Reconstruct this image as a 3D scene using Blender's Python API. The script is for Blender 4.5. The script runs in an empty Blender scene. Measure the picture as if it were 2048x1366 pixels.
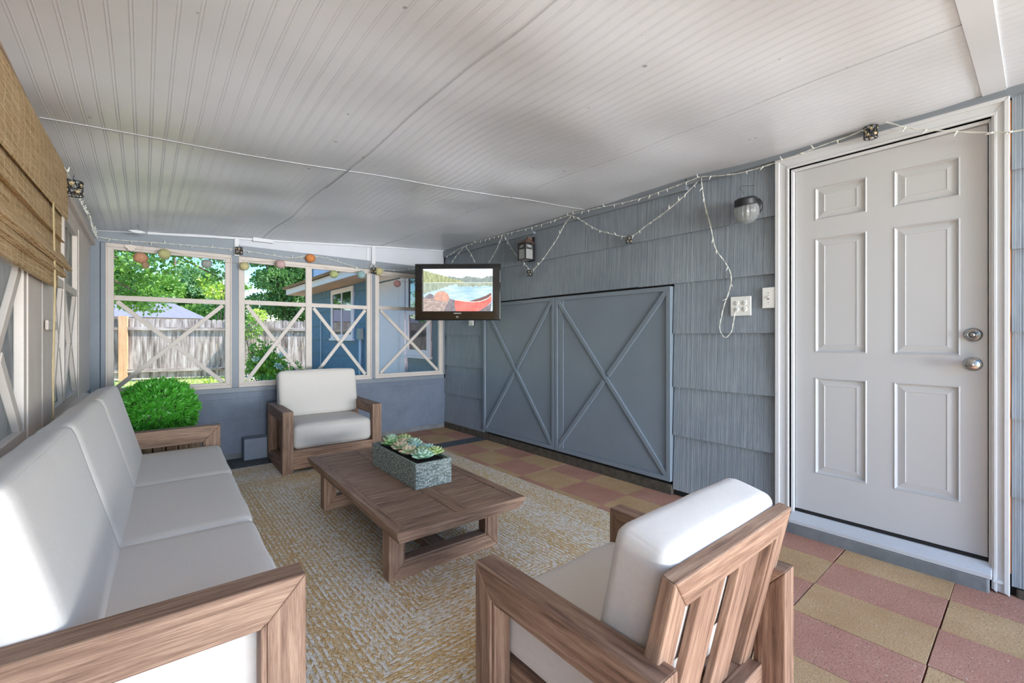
import bpy, bmesh, math, random
from mathutils import Vector, Matrix, noise as mnoise
R = math.radians
PI = math.pi
rnd = random.Random(7)
scn = bpy.context.scene
COL = scn.collection

# ------------------------------------------------------------------ camera
cam_d = bpy.data.cameras.new('camera'); cam = bpy.data.objects.new('camera', cam_d); COL.objects.link(cam)
cam_d.sensor_width = 36; cam_d.lens = 880 / 2048 * 36; cam_d.shift_y = -9 / 2048
cam.location = (0, 0, 1.16); cam.rotation_euler = (R(90), 0, -math.atan(.8375))
cam_d.clip_start = .05
scn.camera = cam
# ------------------------------------------------------------------ world, sun, exposure
w = bpy.data.worlds.new('world'); scn.world = w; w.use_nodes = True
nt = w.node_tree; nt.nodes.clear()
sky = nt.nodes.new('ShaderNodeTexSky'); sky.sky_type = 'NISHITA'; sky.sun_disc = False
sky.sun_elevation = R(52); sky.sun_rotation = R(150); sky.air_density = 1.0; sky.dust_density = .4; sky.ozone_density = 1.0
bg = nt.nodes.new('ShaderNodeBackground'); bg.inputs[1].default_value = .22
ow = nt.nodes.new('ShaderNodeOutputWorld')
hs = nt.nodes.new('ShaderNodeHueSaturation'); hs.inputs['Saturation'].default_value = 1.7; hs.inputs['Value'].default_value = .85
nt.links.new(sky.outputs[0], hs.inputs['Color']); nt.links.new(hs.outputs[0], bg.inputs[0]); nt.links.new(bg.outputs[0], ow.inputs[0])
def sun_lamp(direction, strength):
    d = bpy.data.lights.new('sun', 'SUN'); d.energy = strength; d.angle = R(1.5); d.color = (1, .95, .87)
    o = bpy.data.objects.new('sun', d); COL.objects.link(o)
    o.rotation_euler = Vector(direction).to_track_quat('-Z', 'Y').to_euler(); o.location = (6, -6, 10)
sun_lamp((-.62, .50, -.95), 4.6)
def fill_lamp(name, loc, face, sx, sy, power, color=(1, 1, 1)):
    d = bpy.data.lights.new(name, 'AREA'); d.shape = 'RECTANGLE'; d.size = sx; d.size_y = sy; d.energy = power; d.color = color
    o = bpy.data.objects.new(name, d); COL.objects.link(o); o.location = loc
    o.rotation_euler = Vector(face).to_track_quat('-Z', 'Y').to_euler()
# fill lamps added out of view behind the viewpoint to brighten the porch inside
fill_lamp('fill_rear_high', (.3, -9.5, 4.2), (0, 1, -.3), 12, 6, 250, (1, 1.05, 1.12))
fill_lamp('fill_rear_low', (1.3, -9.5, .0), (0, .5, .87), 8, 5, 2700, (1, 1.05, 1.12))
vs = scn.view_settings
vs.view_transform = 'Standard'; vs.look = 'None'; vs.gamma = 1; vs.use_curve_mapping = False; vs.exposure = 1.2
scn.cycles.max_bounces = 10; scn.cycles.diffuse_bounces = 7; scn.cycles.transparent_max_bounces = 12
scn.cycles.sample_clamp_indirect = 6

# ------------------------------------------------------------------ mesh helper
class MB:
    def __init__(s): s.v = []; s.f = []; s.uv = []; s.mi = []; s.M = Matrix.Identity(4); s.sm = []
    def add(s, vs_, fs, uvs=None, mi=0, smooth=False):
        b = len(s.v)
        s.v += [tuple(s.M @ Vector(p)) for p in vs_]
        for i, f in enumerate(fs):
            s.f.append([b + k for k in f]); s.mi.append(mi); s.sm.append(smooth)
            s.uv.append(uvs[i] if uvs else [(vs_[k][0], vs_[k][1]) for k in f])
    def beam(s, lo, hi, ax=None, mi=0, rot=None, org=None):
        """box lo..hi, grain along axis ax; optional rotation about org"""
        lo = list(lo); hi = list(hi)
        for i in range(3):
            if lo[i] > hi[i]: lo[i], hi[i] = hi[i], lo[i]
        if ax is None: ax = max(range(3), key=lambda i: hi[i] - lo[i])
        p = [(x, y, z) for x in (lo[0], hi[0]) for y in (lo[1], hi[1]) for z in (lo[2], hi[2])]
        fs = [(0, 1, 3, 2), (4, 6, 7, 5), (0, 4, 5, 1), (2, 3, 7, 6), (0, 2, 6, 4), (1, 5, 7, 3)]
        ou, ov = rnd.uniform(0, 9), rnd.uniform(0, 9)
        uvs = []
        for fi, f in enumerate(fs):
            n = fi // 2
            if n == ax:
                a, b = [i for i in range(3) if i != n]; uvs.append([(p[k][a] * .3 + ou, p[k][b] + ov) for k in f])
            else:
                b = [i for i in range(3) if i != n and i != ax][0]; uvs.append([(p[k][ax] + ou, p[k][b] + ov + fi * .37) for k in f])
        if rot is not None:
            o = Vector(org if org is not None else [(lo[i] + hi[i]) / 2 for i in range(3)])
            p = [tuple(rot @ (Vector(q) - o) + o) for q in p]
        s.add(p, fs, uvs, mi)
    def poly(s, pts, nrm, th, gdir=None, mi=0):
        """prism: planar polygon pts extruded by th along nrm; grain along gdir"""
        n = Vector(nrm).normalized(); P = [Vector(p) for p in pts]; Q = [p + n * th for p in P]
        g = Vector(gdir).normalized() if gdir is not None else (P[1] - P[0]).normalized()
        c = n.cross(g); k = len(P); allp = P + Q
        ou, ov = rnd.uniform(0, 9), rnd.uniform(0, 9)
        A = sum((P[i].cross(P[(i + 1) % k]) for i in range(k)), Vector())
        fl = A.dot(n) > 0
        fs = [list(range(k))[::-1] if fl else list(range(k)), list(range(k, 2 * k)) if fl else list(range(2 * k - 1, k - 1, -1))]
        for i in range(k):
            j = (i + 1) % k
            fs.append([i, j, j + k, i + k] if fl else [j, i, i + k, j + k])
        uvs = [[(allp[q].dot(g) + ou, allp[q].dot(c) + allp[q].dot(n) + ov) for q in f] for f in fs]
        s.add([tuple(p) for p in allp], fs, uvs, mi)
    def frame(s, o, u, v, W, H, m, n, th, mi=0, sides='bltr'):
        """mitred rectangular frame: corner o, directions u (width W) and v (height H), member width m (or 4: b,r,t,l), depth th along n"""
        o, u, v = Vector(o), Vector(u).normalized(), Vector(v).normalized()
        mb_, mr, mt, ml = m if isinstance(m, (tuple, list)) else (m,) * 4
        O = [o, o + u * W, o + u * W + v * H, o + v * H]
        I = [o + u * ml + v * mb_, o + u * (W - mr) + v * mb_, o + u * (W - mr) + v * (H - mt), o + u * ml + v * (H - mt)]
        for k, (nm, g) in enumerate((('b', u), ('r', v), ('t', u), ('l', v))):
            if nm in sides:
                j = (k + 1) % 4; s.poly([O[k], O[j], I[j], I[k]], n, th, g, mi)
    def bar(s, a, b, wd, th, side, mi=0):
        """straight bar a-b, width wd measured along (side x dir), thickness th along side"""
        a, b = Vector(a), Vector(b); d = (b - a).normalized(); n = Vector(side).normalized(); c = n.cross(d).normalized() * wd / 2
        s.poly([a - c, b - c, b + c, a + c], n, th, d, mi)
    def tube(s, path, r, seg=6, mi=0, caps=True, closed=False):
        P = [Vector(p) for p in path]; k = len(P); vs_ = []; fs = []
        for i, p in enumerate(P):
            a = P[i - 1] if (i or closed) else p; b = P[(i + 1) % k] if (i < k - 1 or closed) else p
            t = (b - a).normalized(); ref = Vector((0, 0, 1)) if abs(t.z) < .9 else Vector((1, 0, 0))
            x = t.cross(ref).normalized(); y = t.cross(x)
            rr = r[i] if isinstance(r, (list, tuple)) else r
            for j in range(seg):
                q = 2 * PI * j / seg; vs_.append(tuple(p + x * math.cos(q) * rr + y * math.sin(q) * rr))
        for i in range(k if closed else k - 1):
            for j in range(seg):
                a = i * seg + j; b = i * seg + (j + 1) % seg; c = ((i + 1) % k) * seg + (j + 1) % seg; d = ((i + 1) % k) * seg + j
                fs.append((a, b, c, d))
        if caps and not closed: fs.append(tuple(range(seg))[::-1]); fs.append(tuple(range((k - 1) * seg, k * seg)))
        s.add(vs_, fs, None, mi, True)
    def lathe(s, prof, seg=24, mi=0, M=None, smooth=True, lobes=0, la=0., tw=0.):
        vs_ = []; fs = []; k = len(prof); M = M or Matrix.Identity(4)
        for i, (r, z) in enumerate(prof):
            for j in range(seg):
                q = 2 * PI * j / seg; rr = r * (1 + la * math.cos(lobes * (q + tw * z))) if lobes else r
                vs_.append(tuple(M @ Vector((rr * math.cos(q), rr * math.sin(q), z))))
        for i in range(k - 1):
            for j in range(seg):
                fs.append((i * seg + j, i * seg + (j + 1) % seg, (i + 1) * seg + (j + 1) % seg, (i + 1) * seg + j))
        if prof[0][0] > 1e-5: fs.append(tuple(range(seg))[::-1])
        if prof[-1][0] > 1e-5: fs.append(tuple(range((k - 1) * seg, k * seg)))
        s.add(vs_, fs, None, mi, smooth)
    def build(s, name, mats, parent=None, bevel=0, loc=None, rotz=0, subsurf=0, bseg=2):
        me = bpy.data.meshes.new(name); me.from_pydata(s.v, [], s.f); me.update()
        for m in (mats if isinstance(mats, (list, tuple)) else [mats]): me.materials.append(m)
        me.polygons.foreach_set('material_index', s.mi); me.polygons.foreach_set('use_smooth', s.sm)
        ul = me.uv_layers.new(name='uv'); flat = []
        for u in s.uv:
            for c in u: flat += [c[0], c[1]]
        ul.data.foreach_set('uv', flat)
        o = bpy.data.objects.new(name, me); COL.objects.link(o)
        if parent is not None: o.parent = parent
        if loc is not None: o.location = loc
        o.rotation_euler.z = rotz
        if bevel:
            b = o.modifiers.new('b', 'BEVEL'); b.width = bevel; b.segments = bseg; b.limit_method = 'ANGLE'; b.angle_limit = R(35); b.use_clamp_overlap = True
        if subsurf:
            b = o.modifiers.new('s', 'SUBSURF'); b.levels = b.render_levels = subsurf
        return o
def tag(o, label=None, cat=None, group=None, kind=None):
    if label: o['label'] = label
    if cat: o['category'] = cat
    if group: o['group'] = group
    if kind: o['kind'] = kind
    return o
def empty(name, loc, rz, label, cat, group=None, kind=None):
    o = bpy.data.objects.new(name, None); COL.objects.link(o); o.location = loc; o.rotation_euler.z = rz; o.empty_display_size = .1
    return tag(o, label, cat, group, kind)
def struct(o, label=None): return tag(o, label, None, None, 'structure')

# ------------------------------------------------------------------ materials
def srgb(r, g, b):
    f = lambda c: (c / 255) / 12.92 if c / 255 <= .04045 else ((c / 255 + .055) / 1.055) ** 2.4
    return (f(r), f(g), f(b), 1)
class NT:
    def __init__(s, name):
        s.m = bpy.data.materials.new(name); s.m.use_nodes = True; s.t = s.m.node_tree; s.b = s.t.nodes['Principled BSDF']
    def n(s, typ, **kw):
        x = s.t.nodes.new('ShaderNode' + typ)
        for k, v in kw.items():
            if isinstance(k, str) and k.startswith('i_'): x.inputs[k[2:].replace('_', ' ')].default_value = v
            else: setattr(x, k, v)
        return x
    def l(s, a, b): s.t.links.new(a, b)
    def math(s, op, a, b=None, c=None):
        x = s.n('Math', operation=op)
        for i, q in enumerate((a, b, c)):
            if q is None: continue
            if isinstance(q, (int, float)): x.inputs[i].default_value = q
            else: s.l(q, x.inputs[i])
        return x.outputs[0]
    def ramp(s, fac, stops, interp='LINEAR'):
        r = s.n('ValToRGB'); r.color_ramp.interpolation = interp; e = r.color_ramp.elements
        while len(e) > 1: e.remove(e[-1])
        e[0].position = stops[0][0]; e[0].color = stops[0][1]
        for p, c in stops[1:]: q = e.new(p); q.color = c
        s.l(fac, r.inputs[0]); return r.outputs[0]
    def coord(s, kind='Object', scale=(1, 1, 1), rot=(0, 0, 0)):
        t = s.n('TexCoord'); m = s.n('Mapping'); m.inputs['Scale'].default_value = scale; m.inputs['Rotation'].default_value = rot
        s.l(t.outputs[kind], m.inputs[0]); return m.outputs[0]
    def noise(s, vec, scale, detail=3, rough=.5, dist=0):
        x = s.n('TexNoise'); x.inputs['Scale'].default_value = scale; x.inputs['Detail'].default_value = detail; x.inputs['Roughness'].default_value = rough; x.inputs['Distortion'].default_value = dist
        s.l(vec, x.inputs['Vector']); return x.outputs['Fac']
    def bump(s, h, strength=.3, dist=.01, prev=None):
        b = s.n('Bump'); b.inputs['Strength'].default_value = strength; b.inputs['Distance'].default_value = dist
        s.l(h, b.inputs['Height'])
        if prev is not None: s.l(prev, b.inputs['Normal'])
        return b.outputs[0]
    def mix(s, f, a, b, mode='MIX'):
        x = s.n('MixRGB', blend_type=mode)
        for i, q in enumerate((f, a, b)):
            if isinstance(q, (int, float)): x.inputs[i].default_value = q
            elif isinstance(q, tuple): x.inputs[i].default_value = q
            else: s.l(q, x.inputs[i])
        return x.outputs[0]
    def fin(s, color=None, rough=None, normal=None, metal=None, spec=None):
        b = s.b
        for k, v in (('Base Color', color), ('Roughness', rough), ('Normal', normal), ('Metallic', metal), ('Specular IOR Level', spec)):
            if v is None: continue
            if isinstance(v, (int, float, tuple)): b.inputs[k].default_value = v
            else: s.l(v, b.inputs[k])
        return s.m
MAT = {}
def painted(name, col, rough=.5, var=.08, scale=6, bump=.1, chips=None, chipcol=None, spec=.4):
    t = NT(name); v = t.coord(); n = t.noise(v, scale, 5, .6)
    c1 = tuple(c * (1 - var) for c in col[:3]) + (1,); c2 = tuple(min(1, c * (1 + var)) for c in col[:3]) + (1,)
    c = t.ramp(n, [(.3, c1), (.7, c2)])
    if chips:
        k = t.noise(v, 28, 6, .75); m = t.ramp(k, [(chips, (0, 0, 0, 1)), (chips + .03, (1, 1, 1, 1))]); c = t.mix(m, c, chipcol or srgb(110, 80, 60))
    nb = t.noise(v, 40, 4)
    MAT[name] = t.fin(c, rough, t.bump(nb, bump, .004), spec=spec); return MAT[name]
painted('white_paint', srgb(212, 213, 215), .45, .02, 3)
painted('bead_plain', srgb(212, 214, 218), .5, .02, 3, .02)
painted('door_white', srgb(194, 194, 195), .42, .015, 2, .03)
painted('cream_paint', srgb(215, 203, 193), .6, .05, 7, .15, .70, srgb(150, 130, 110))
painted('far_frame_paint', srgb(202, 192, 184), .6, .05, 7, .12, .72, srgb(150, 130, 112))
painted('post_blue', srgb(124, 132, 142), .5, .06, 5, .12, .74, srgb(70, 75, 82))
painted('beam_blue', srgb(132, 139, 146), .5, .06, 4, .15, .735, srgb(96, 84, 74))
painted('board_white', srgb(196, 198, 203), .5, .04, 4, .1)
painted('barn_blue', srgb(126, 137, 148), .42, .05, 2.5, .06)
painted('plate_white', srgb(232, 232, 228), .35, .01, 3, 0)
painted('black_metal', srgb(38, 38, 42), .45, .1, 20, .05)
painted('wire_white', srgb(225, 225, 215), .5, .02, 5, 0)
painted('dark_gap', srgb(36, 34, 34), .9, .2, 10, .2)
painted('orange_primer', srgb(176, 118, 78), .8, .2, 10, .1)
painted('concrete', srgb(120, 122, 124), .85, .2, 9, .5)
painted('cord_tan', srgb(190, 170, 130), .8, .1, 30, 0)
painted('soil', srgb(40, 30, 26), .95, .4, 60, .6)
painted('kerb', srgb(84, 76, 66), .95, .35, 24, .9)

def wood(name, a, b, c, sc=1.0, pb=.16):
    t = NT(name); v = t.coord('UV', (3.2 * sc, 62 * sc, 1)); n1 = t.noise(v, 1, 6, .68, .5)
    v2 = t.coord('UV', (14 * sc, 420 * sc, 1)); n2 = t.noise(v2, 1, 3, .7)
    v3 = t.coord('UV', (1.1, 7, 1)); n3 = t.noise(v3, 1, 2)
    m = t.math('ADD', t.math('MULTIPLY', n1, .6), t.math('ADD', t.math('MULTIPLY', n2, .28), t.math('ADD', t.math('MULTIPLY', n3, pb), .08 - pb / 2)))
    col = t.ramp(m, [(.36, a), (.50, b), (.66, c)])
    MAT[name] = t.fin(col, .62, t.bump(n2, .25, .003), spec=.3); return MAT[name]
wood('teak', srgb(78, 58, 46), srgb(132, 103, 85), srgb(172, 143, 120))
wood('stave_wood', srgb(96, 74, 56), srgb(158, 130, 104), srgb(192, 166, 136))
wood('fence_wood', srgb(78, 68, 64), srgb(150, 138, 132), srgb(206, 197, 192), .45, .55)
wood('new_cedar', srgb(176, 132, 98), srgb(208, 164, 126), srgb(222, 184, 150), .5)

def fabric(name, col):
    t = NT(name); v = t.coord()
    w1 = t.noise(t.coord('Object', (1, 14, 14)), 55, 2, .6); w2 = t.noise(t.coord('Object', (14, 1, 1)), 55, 2, .6); n = t.noise(v, 320, 3, .7)
    k = t.math('ADD', t.math('MULTIPLY', t.math('ADD', w1, w2), .3), t.math('MULTIPLY', n, .4))
    big = t.noise(v, 5, 3)
    c = t.ramp(k, [(.3, tuple(x * .86 for x in col[:3]) + (1,)), (.8, tuple(min(1, x * 1.06) for x in col[:3]) + (1,))])
    nb = t.bump(big, .25, .02); MAT[name] = t.fin(c, .95, t.bump(k, .22, .002, nb), spec=.15)
    MAT[name].node_tree.nodes['Principled BSDF'].inputs['Sheen Weight'].default_value = .15
fabric('linen', srgb(214, 207, 200))

def shingle():
    t = NT('shingle_blue'); v = t.coord('Object', (0, 1, 0)); n = t.noise(v, 62, 2, .8); n2 = t.noise(v, 190, 2, .7)
    vv = t.coord('Object', (1, 1, .06)); n3 = t.noise(vv, 60, 4, .7); big = t.noise(t.coord(), 1.6, 4, .6)
    h = t.math('ADD', t.math('MULTIPLY', n, .45), t.math('MULTIPLY', n2, .55))
    k = t.math('ADD', t.math('MULTIPLY', h, .55), t.math('ADD', t.math('MULTIPLY', n3, .25), t.math('MULTIPLY', big, .20)))
    c = t.ramp(k, [(.34, srgb(104, 112, 121)), (.50, srgb(138, 147, 156)), (.64, srgb(164, 171, 178))])
    MAT['shingle'] = t.fin(c, .55, t.bump(h, .9, .009), spec=.35)
shingle()
def block_paint():
    t = NT('block_paint'); tc = t.n('TexCoord'); sp = t.n('SeparateXYZ'); t.l(tc.outputs['Object'], sp.inputs[0]); cb = t.n('CombineXYZ')
    t.l(t.math('ADD', sp.outputs[0], sp.outputs[1]), cb.inputs[0]); t.l(t.math('ADD', sp.outputs[2], .03), cb.inputs[1])
    br = t.n('TexBrick'); br.inputs['Scale'].default_value = 1; br.inputs['Mortar Size'].default_value = .0035; br.inputs['Brick Width'].default_value = .4; br.inputs['Row Height'].default_value = .2; br.inputs['Mortar Smooth'].default_value = .6
    t.l(cb.outputs[0], br.inputs[0]); n = t.noise(t.coord(), 5, 5, .6); n2 = t.noise(t.coord(), 55, 4, .65)
    c = t.ramp(n, [(.3, srgb(98, 107, 124)), (.7, srgb(114, 124, 141))]); c = t.mix(t.math('MULTIPLY', br.outputs['Fac'], .18), c, srgb(78, 86, 100))
    h = t.math('SUBTRACT', t.math('MULTIPLY', n2, .35), br.outputs['Fac']); MAT['block'] = t.fin(c, .5, t.bump(h, .3, .004), spec=.4)
block_paint()
def ceiling_mat():
    t = NT('bead_panel'); tc = t.n('TexCoord'); sp = t.n('SeparateXYZ'); t.l(tc.outputs['Object'], sp.inputs[0])
    u = t.math('FRACT', t.math('DIVIDE', sp.outputs[0], .0508)); a = t.math('ABSOLUTE', t.math('SUBTRACT', u, .5))
    # two fine beads either side of a groove
    r1 = t.n('MapRange', interpolation_type='SMOOTHSTEP'); t.l(t.math('ABSOLUTE', t.math('SUBTRACT', a, .085)), r1.inputs[0]); r1.inputs[1].default_value = .055; r1.inputs[2].default_value = .0; r1.inputs[3].default_value = 0; r1.inputs[4].default_value = 1
    n = t.noise(t.coord(), 3, 3); n2 = t.noise(t.coord(), 80, 3)
    h = t.math('ADD', r1.outputs[0], t.math('MULTIPLY', n2, .02))
    c = t.ramp(n, [(.3, srgb(221, 224, 229)), (.7, srgb(227, 230, 235))]); rr = .30
    spots = t.noise(t.coord(), 22, 1, .3); sm = t.ramp(spots, [(.80, (0, 0, 0, 1)), (.81, (1, 1, 1, 1))]); c = t.mix(t.math('MULTIPLY', sm, .6), c, srgb(120, 118, 116))
    MAT['bead'] = t.fin(c, rr, t.bump(h, .42, .003), spec=.5)
ceiling_mat()
def paver(name, a, b, cdark):
    t = NT(name); v = t.coord(); n = t.noise(v, 3.2, 5, .65); n2 = t.noise(v, 170, 4, .75); n3 = t.noise(v, 95, 2, .4)
    c = t.ramp(n, [(.25, a), (.7, b)]); c = t.mix(t.ramp(n2, [(.36, (1, 1, 1, 1)), (.5, (0, 0, 0, 1))]), c, cdark)
    c = t.mix(t.ramp(n3, [(.70, (0, 0, 0, 1)), (.74, (1, 1, 1, 1))]), c, srgb(222, 212, 200))
    MAT[name] = t.fin(c, .85, t.bump(n2, .5, .004), spec=.25)
paver('paver_pink', srgb(184, 130, 108), srgb(206, 156, 134), srgb(134, 96, 86))
paver('paver_yellow', srgb(190, 151, 108), srgb(214, 180, 138), srgb(146, 118, 88))
paver('paver_gray', srgb(80, 84, 88), srgb(104, 108, 112), srgb(62, 66, 70))

def rug_mat(HX, HY):
    t = NT('braided_jute'); tc = t.n('TexCoord'); sp = t.n('SeparateXYZ'); t.l(tc.outputs['Object'], sp.inputs[0])
    wv = t.math('MULTIPLY', t.math('SUBTRACT', t.noise(t.coord(), 5, 2), .5), .012)
    ax = t.math('ABSOLUTE', sp.outputs[0]); ay = t.math('ABSOLUTE', sp.outputs[1])
    dx = t.math('SUBTRACT', HX, ax); dy = t.math('SUBTRACT', HY, ay); m = t.math('ADD', t.math('MINIMUM', dx, dy), wv)
    isx = t.math('LESS_THAN', dx, dy); al = t.math('ADD', t.math('MULTIPLY', isx, sp.outputs[1]), t.math('MULTIPLY', t.math('SUBTRACT', 1, isx), sp.outputs[0]))
    row = t.math('DIVIDE', m, .0112); rid = t.math('FLOOR', row); par = t.math('SUBTRACT', rid, t.math('MULTIPLY', t.math('FLOOR', t.math('DIVIDE', rid, 2)), 2)); fr = t.math('SUBTRACT', t.math('FRACT', row), .5)
    skew = t.math('MULTIPLY', fr, t.math('SUBTRACT', t.math('MULTIPLY', par, 2.2), 1.1))
    cb = t.n('CombineXYZ'); t.l(t.math('ADD', t.math('ADD', t.math('DIVIDE', al, .0150), skew), t.math('MULTIPLY', rid, .37)), cb.inputs[0]); t.l(t.math('ADD', row, 0), cb.inputs[1])
    vo = t.n('TexVoronoi', voronoi_dimensions='2D'); vo.inputs['Scale'].default_value = 1; vo.inputs['Randomness'].default_value = .55; t.l(cb.outputs[0], vo.inputs['Vector'])
    sc = t.n('SeparateColor'); t.l(vo.outputs['Color'], sc.inputs[0])
    fine = t.n('TexVoronoi', voronoi_dimensions='2D'); fine.inputs['Scale'].default_value = 2.3; t.l(cb.outputs[0], fine.inputs['Vector']); fc = t.n('SeparateColor'); t.l(fine.outputs['Color'], fc.inputs[0])
    rw = t.n('TexWhiteNoise', noise_dimensions='1D'); t.l(t.math('FLOOR', t.math('DIVIDE', rid, 2)), rw.inputs['W'])
    rw2 = t.n('TexWhiteNoise', noise_dimensions='1D'); t.l(t.math('FLOOR', t.math('DIVIDE', rid, 11)), rw2.inputs['W'])
    tan = t.ramp(t.math('ADD', t.math('MULTIPLY', fc.outputs[0], .75), t.math('MULTIPLY', rw.outputs['Value'], .3)), [(.05, srgb(196, 156, 104)), (.35, srgb(224, 188, 134)), (.6, srgb(228, 202, 158)), (.85, srgb(236, 218, 184)), (1, srgb(212, 164, 106))])
    cream = t.ramp(sc.outputs[1], [(0, srgb(230, 218, 196)), (.5, srgb(240, 234, 224)), (1, srgb(246, 244, 240))])
    sel = t.math('ADD', t.math('ADD', sc.outputs[0], t.math('MULTIPLY', par, .52)), t.math('MULTIPLY', t.math('SUBTRACT', rw2.outputs['Value'], .5), .5))
    c = t.mix(t.ramp(sel, [(.78, (0, 0, 0, 1)), (.82, (1, 1, 1, 1))]), tan, cream)
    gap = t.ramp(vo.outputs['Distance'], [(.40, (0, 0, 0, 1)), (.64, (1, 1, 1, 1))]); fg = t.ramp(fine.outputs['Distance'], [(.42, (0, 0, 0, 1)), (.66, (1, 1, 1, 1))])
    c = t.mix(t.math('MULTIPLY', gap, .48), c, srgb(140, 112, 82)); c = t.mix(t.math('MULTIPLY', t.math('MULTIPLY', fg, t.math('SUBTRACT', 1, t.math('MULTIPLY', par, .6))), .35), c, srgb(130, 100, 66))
    h = t.math('SUBTRACT', 1, t.math('ADD', t.math('MULTIPLY', vo.outputs['Distance'], .8), t.math('MULTIPLY', fine.outputs['Distance'], .3)))
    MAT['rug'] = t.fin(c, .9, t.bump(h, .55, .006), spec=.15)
rug_mat(1.17, 1.845)

def bamboo():
    t = NT('bamboo_weave'); tc = t.n('TexCoord'); sp = t.n('SeparateXYZ'); t.l(tc.outputs['UV'], sp.inputs[0]); cb = t.n('CombineXYZ')
    t.l(t.math('MULTIPLY', sp.outputs[0], 3.5), cb.inputs[0]); t.l(t.math('MULTIPLY', sp.outputs[1], 300), cb.inputs[1])
    n = t.noise(cb.outputs[0], 1, 3, .7); n2 = t.noise(t.coord('UV', (40, 500, 1)), 1, 2)
    th = t.math('ABSOLUTE', t.math('SUBTRACT', t.math('FRACT', t.math('DIVIDE', t.math('ADD', sp.outputs[0], t.math('MULTIPLY', t.noise(t.coord('UV', (6, 14, 1)), 1, 2), .06)), .085)), .5))
    thread = t.ramp(th, [(.0, (1, 1, 1, 1)), (.03, (1, 1, 1, 1)), (.045, (0, 0, 0, 1))])
    c = t.ramp(t.math('ADD', t.math('MULTIPLY', n, .7), t.math('MULTIPLY', n2, .3)), [(.36, srgb(150, 112, 74)), (.5, srgb(222, 186, 138)), (.62, srgb(246, 226, 188))])
    c = t.mix(t.math('MULTIPLY', thread, .85), c, srgb(246, 228, 190))
    MAT['bamboo'] = t.fin(c, .75, t.bump(n, 1, .008), spec=.2)
bamboo()

def screen_mat():
    t = NT('insect_screen'); n = t.noise(t.coord('Object', (1, 1, 1)), 2.5, 4, .6, 1.5); tr = t.n('BsdfTransparent'); df = t.n('BsdfDiffuse'); mx = t.n('MixShader')
    t.l(t.ramp(n, [(.3, srgb(70, 70, 74)), (.7, srgb(120, 120, 126))]), df.inputs[0]); t.l(t.ramp(n, [(.35, (.35,) * 3 + (1,)), (.65, (.62,) * 3 + (1,))]), mx.inputs[0])
    t.l(tr.outputs[0], mx.inputs[1]); t.l(df.outputs[0], mx.inputs[2]); t.l(mx.outputs[0], t.t.nodes['Material Output'].inputs[0]); MAT['screen'] = t.m
screen_mat()
def leafmat(name, a, b, trans=.35):
    t = NT(name); n = t.noise(t.coord('Object'), 1.7, 4, .6); w2 = t.noise(t.coord('Object'), 30, 2)
    c = t.ramp(t.math('ADD', t.math('MULTIPLY', n, .5), t.math('MULTIPLY', w2, .5)), [(.3, a), (.7, b)])
    df = t.n('BsdfDiffuse'); tl = t.n('BsdfTranslucent'); gl = t.n('BsdfGlossy'); gl.inputs['Roughness'].default_value = .45; gl.inputs[0].default_value = (.8, .85, .8, 1)
    t.l(c, df.inputs[0]); t.l(t.mix(.5, c, tuple(min(1, x * 1.4) for x in b[:3]) + (1,)), tl.inputs[0]); m1 = t.n('MixShader'); m1.inputs[0].default_value = trans; t.l(df.outputs[0], m1.inputs[1]); t.l(tl.outputs[0], m1.inputs[2])
    m2 = t.n('MixShader'); m2.inputs[0].default_value = .05; t.l(m1.outputs[0], m2.inputs[1]); t.l(gl.outputs[0], m2.inputs[2]); t.l(m2.outputs[0], t.t.nodes['Material Output'].inputs[0]); MAT[name] = t.m
leafmat('leaf_maple', srgb(70, 118, 42), srgb(140, 184, 74))
leafmat('leaf_pine', srgb(86, 132, 92), srgb(150, 190, 136))
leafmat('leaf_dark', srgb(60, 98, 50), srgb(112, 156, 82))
leafmat('leaf_lime', srgb(150, 190, 60), srgb(206, 228, 104))
leafmat('leaf_box', srgb(64, 160, 40), srgb(136, 224, 88), .4)
leafmat('grass_blade', srgb(120, 156, 60), srgb(190, 206, 110), .3)
painted('bark', srgb(104, 88, 78), .9, .3, 8, .6)
painted('lawn', srgb(178, 174, 146), .95, .25, 14, .8)
painted('mulch', srgb(160, 96, 70), .95, .3, 30, .8)
painted('roof_gray', srgb(124, 124, 136), .9, .12, 6, .4)
painted('roof_brown', srgb(150, 116, 90), .9, .2, 12, .4)
painted('house_white', srgb(244, 226, 230), .6, .02, 3, 0)
painted('soffit_orange', srgb(228, 176, 146), .7, .06, 4, .1)  # even orange tone for the underside of the eave
painted('siding_blue', srgb(88, 118, 146), .6, .18, 9, .2)
painted('bloom_white', srgb(232, 236, 220), .8, .05, 30, .3)
painted('pipe_gray', srgb(190, 196, 206), .5, .05, 9, 0)
painted('box_gray', srgb(150, 150, 146), .6, .06, 9, 0)
def glassy(name, col, rough=.05, alpha=1):
    t = NT(name); MAT[name] = t.fin(col, rough, spec=.8); return t
glassy('dark_glass', srgb(46, 46, 52), .04); glassy('tv_gloss', srgb(10, 10, 12), .06); MAT['dark_glass'].node_tree.nodes['Principled BSDF'].inputs['Coat Weight'].default_value = .5
MAT['tv_gloss'].node_tree.nodes['Principled BSDF'].inputs['Coat Weight'].default_value = .6
t = NT('clear_glass'); t.b.inputs['Transmission Weight'].default_value = .85; t.b.inputs['IOR'].default_value = 1.3; MAT['clear_glass'] = t.fin(srgb(235, 238, 238), .12)
t = NT('frosted_glass'); t.b.inputs['Transmission Weight'].default_value = .2; MAT['frosted'] = t.fin(srgb(170, 172, 168), .35)
t = NT('chrome'); MAT['chrome'] = t.fin(srgb(190, 190, 190), .18, metal=1.0)
t = NT('dark_chrome'); MAT['dark_chrome'] = t.fin(srgb(176, 174, 172), .26, metal=1.0)
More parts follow.
